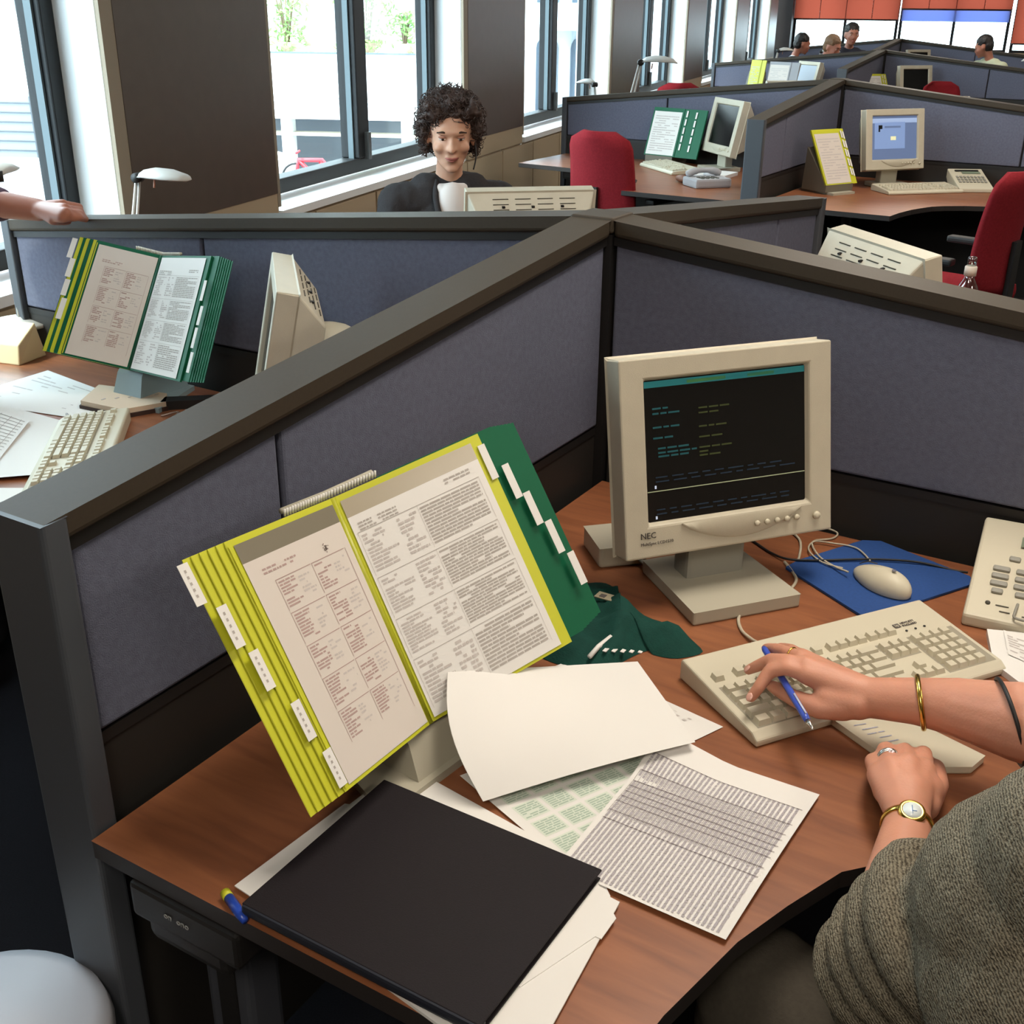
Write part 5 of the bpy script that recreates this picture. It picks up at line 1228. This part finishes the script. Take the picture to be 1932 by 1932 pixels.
# torso, head, legs
B.cap(Ls, .06, Rs, .06); B.cap(nk+Vector((0, 0, -.12)), .11, hip, .13); B.cap(hip-rtv*.09, .09, hip+rtv*.09, .09)
B.cap(nk+Vector((0, 0, .02)), .055, nk+Vector((0, 0, .12))+fc*.03, .048)
yw = math.atan2(fc.x, -fc.y); hq = Matrix.Translation(nk+Vector((0, 0, .235))+fc*.05) @ Matrix.Rotation(yw, 4, 'Z') @ Matrix.Rotation(R(18), 4, 'X')
head_elems(B, hq)
LG = []
for k in (-1, 1):
    a = hip+rtv*.10*k+Vector((0, 0, -.03)); kn_ = a+fc*.42+rtv*.03*k; kn_.z = .545
    if k == -1: kn_ = at(1440, 1870, .55)
    an = kn_-fc*.02; an.z = .09; to = an+fc*.13; to.z = .045
    LG.append((a, kn_, an, to)); B.chain([(a, .085), (kn_, .058), (an, .038), (to, .034)])
B.make('body', skin, r, .0030, 9, .5)
# nails
nm = mat('nail', '#d3a090', .25, spec=.6)
for p, d in ((at(1414, 1315, .777), (-.3, -.4, .4)), (at(1410, 1261, .789), (-.6, 0, .5))):
    b = MB(); b.ell((0, 0, 0), (.0048, .0062, .0016), seg=12); b.build('fingernail', nm, r, around(p, d))
# trousers, sweater
tr = mat('olive_trousers', '#47423a', .95, noise=.08, nscale=150, bump=.35, bscale=300, spec=.1)
S = Body(); S.cap(hip-rtv*.09, .115, hip+rtv*.09, .115)
for a, kn_, an, to in LG: S.chain([(a, .11), (kn_, .082), (an, .058)])
S.cap(LG[0][0]+fc*.1+Vector((0, 0, .05)), .05, LG[1][0]+fc*.1+Vector((0, 0, .05)), .05); S.make('trousers', tr, r, .007, 5, disp=(.018, .07))
for a, kn_, an, to in LG:
    sh = Body(); sh.cap(an-fc*.03-Vector((0, 0, .045)), .04, to, .036); sh.make('shoe', blackm, r, .01, 3)
S = Body()
cuffL = LE.lerp(LW, .12); du = (Ls-LE).normalized()
S.chain([(Ls, .084), (LE+(Ls-LE)*.4, .060), (LE, .048), (cuffL, .038)])
dirf = (LE-LW).normalized()
for k in range(4):
    c = LE+du*(-.012+.042*k)+Vector((0, 0, -.012)); rg = ring_mesh(.050+.009*k, .019, 32, 8); T = around(c, (du+Vector((.12*k-.1, .1, 0))).normalized()); S.b.add(rg.v, rg.f, None, T, True)
S.cap(LE, .050, LE+Vector((0, 0, -.05)), .052)
S.cap(Ls, .085, Rs, .085); S.cap(nk+Vector((0, 0, -.10))-rtv*.02, .145, hip+Vector((0, 0, .02)), .165)
S.cap(Ls+Vector((0, 0, -.12)), .11, hip-rtv*.06, .13); S.cap(Ls+Vector((0, 0, -.07))+fc*.03, .10, Rs+Vector((0, 0, -.07))+fc*.03, .10)
S.cap(Rs, .078, Rs.lerp(RE, .75), .066)
S.make('sweater', knit, r, .0042, 2, disp=(.006, .05))
hair_cap(hairlight)(r, hq); face_parts(r, hq)
# jewellery: parts she wears
wt = LW+Vector((0, 0, .0)); axl = (LE-LW).normalized()
wroot = ring_mesh(.0285, .0022, 40, 8, 2.2).build('watch_strap', gold, r, around(wt+axl*.012, axl))
up_ = Vector((-.05, -.25, 1)).normalized(); T = around(wt+axl*.012+up_*.0285, up_)
b = MB(); b.lathe([(.0125, -.004), (.0155, -.001), (.0150, .003), (.0125, .0045), (.0110, .004)], n=28); b.build('watch_case', gold, r, T)
b = MB(); b.lathe([(.0107, .0036), (.0107, .0042)], n=28); b.build('watch_dial', mat('dial', '#e4ecec', .2, spec=.6), r, T)
b = MB(); b.box((0, .003, .0045), (.0009, .007, .0004), None); b.box((.0022, -.001, .0045), (.0055, .0009, .0004)); b.box((0, -.003, .0045), (.0006, .004, .0004)); b.build('watch_hands', mat('hand_blue', '#3a6a9a', .4), r, T)
bc = at(1737, 1324, .814); axr = (at(1800, 1334, .82)-at(1690, 1318, .806)).normalized()
ring_mesh(.0345, .0026, 48, 8, 1.3).build('bracelet', gold, r, around(bc+Vector((0, 0, -.001)), (axr+Vector((.12, .30, .05))).normalized()))
cc = at(1905, 1362, .836); ring_mesh(.0535, .0026, 48, 8).build('elastic_cord', cordk, r, around(cc, (axr+Vector((.05, .45, .1))).normalized()))
rc = KN[1][0].lerp(KN[1][2], .55); rx = (KN[1][2]-KN[1][0]).normalized()
ring_mesh(.0128, .0016, 30, 8, 1.6).build('ring', metal, r, around(rc, rx)); ring_mesh(.0130, .0014, 30, 8, 1.3).build('ring', metal, r, around(rc-rx*.005, rx))
b = MB()
for i in range(5): b.ell((.0025*cos(i*1.26), .0025*sin(i*1.26), .001), (.0018,)*3, seg=8)
b.build('ring_stones', mat('stones', '#e8dce0', .1, spec=1), r, around(rc+Vector((0, -.004, .0125)), (0, -.3, 1)))
ring_mesh(.0108, .0012, 26, 6).build('ring', gold, r, around(at(1494, 1236, .8125), (at(1486, 1232, .812)-kR)))
again(ch, Matrix.Translation((hip.x, hip.y, 0)) @ Matrix.Rotation(yw, 4, 'Z'), 'red office chair under the seated woman, almost hidden', None)
# pen in her hand
pa, pb = at(1441, 1222, .800), at(1524, 1360, .789); d = (pb-pa).normalized()
pr = root('pen', 'blue ballpoint pen held between the fingers over the keyboard', 'pen', I4)
b = MB(); b.tube([pa, pa+d*.006, pb-d*.01, pb], [.0034, .0046, .0050, .0042], n=14); b.build('barrel', bluepen, pr)
b = MB(); b.tube([pb, pb+d*.006, pb+d*.018], [.0040, .0034, .0009], n=12); b.build('tip', metal, pr)
b = MB(); b.tube([pb-d*.050+Vector((.0, .0, .0058)), pb-d*.008+Vector((0, 0, .0058))], .0013, n=6); b.build('clip', mat('clip_white', '#c8cce0', .3), pr)
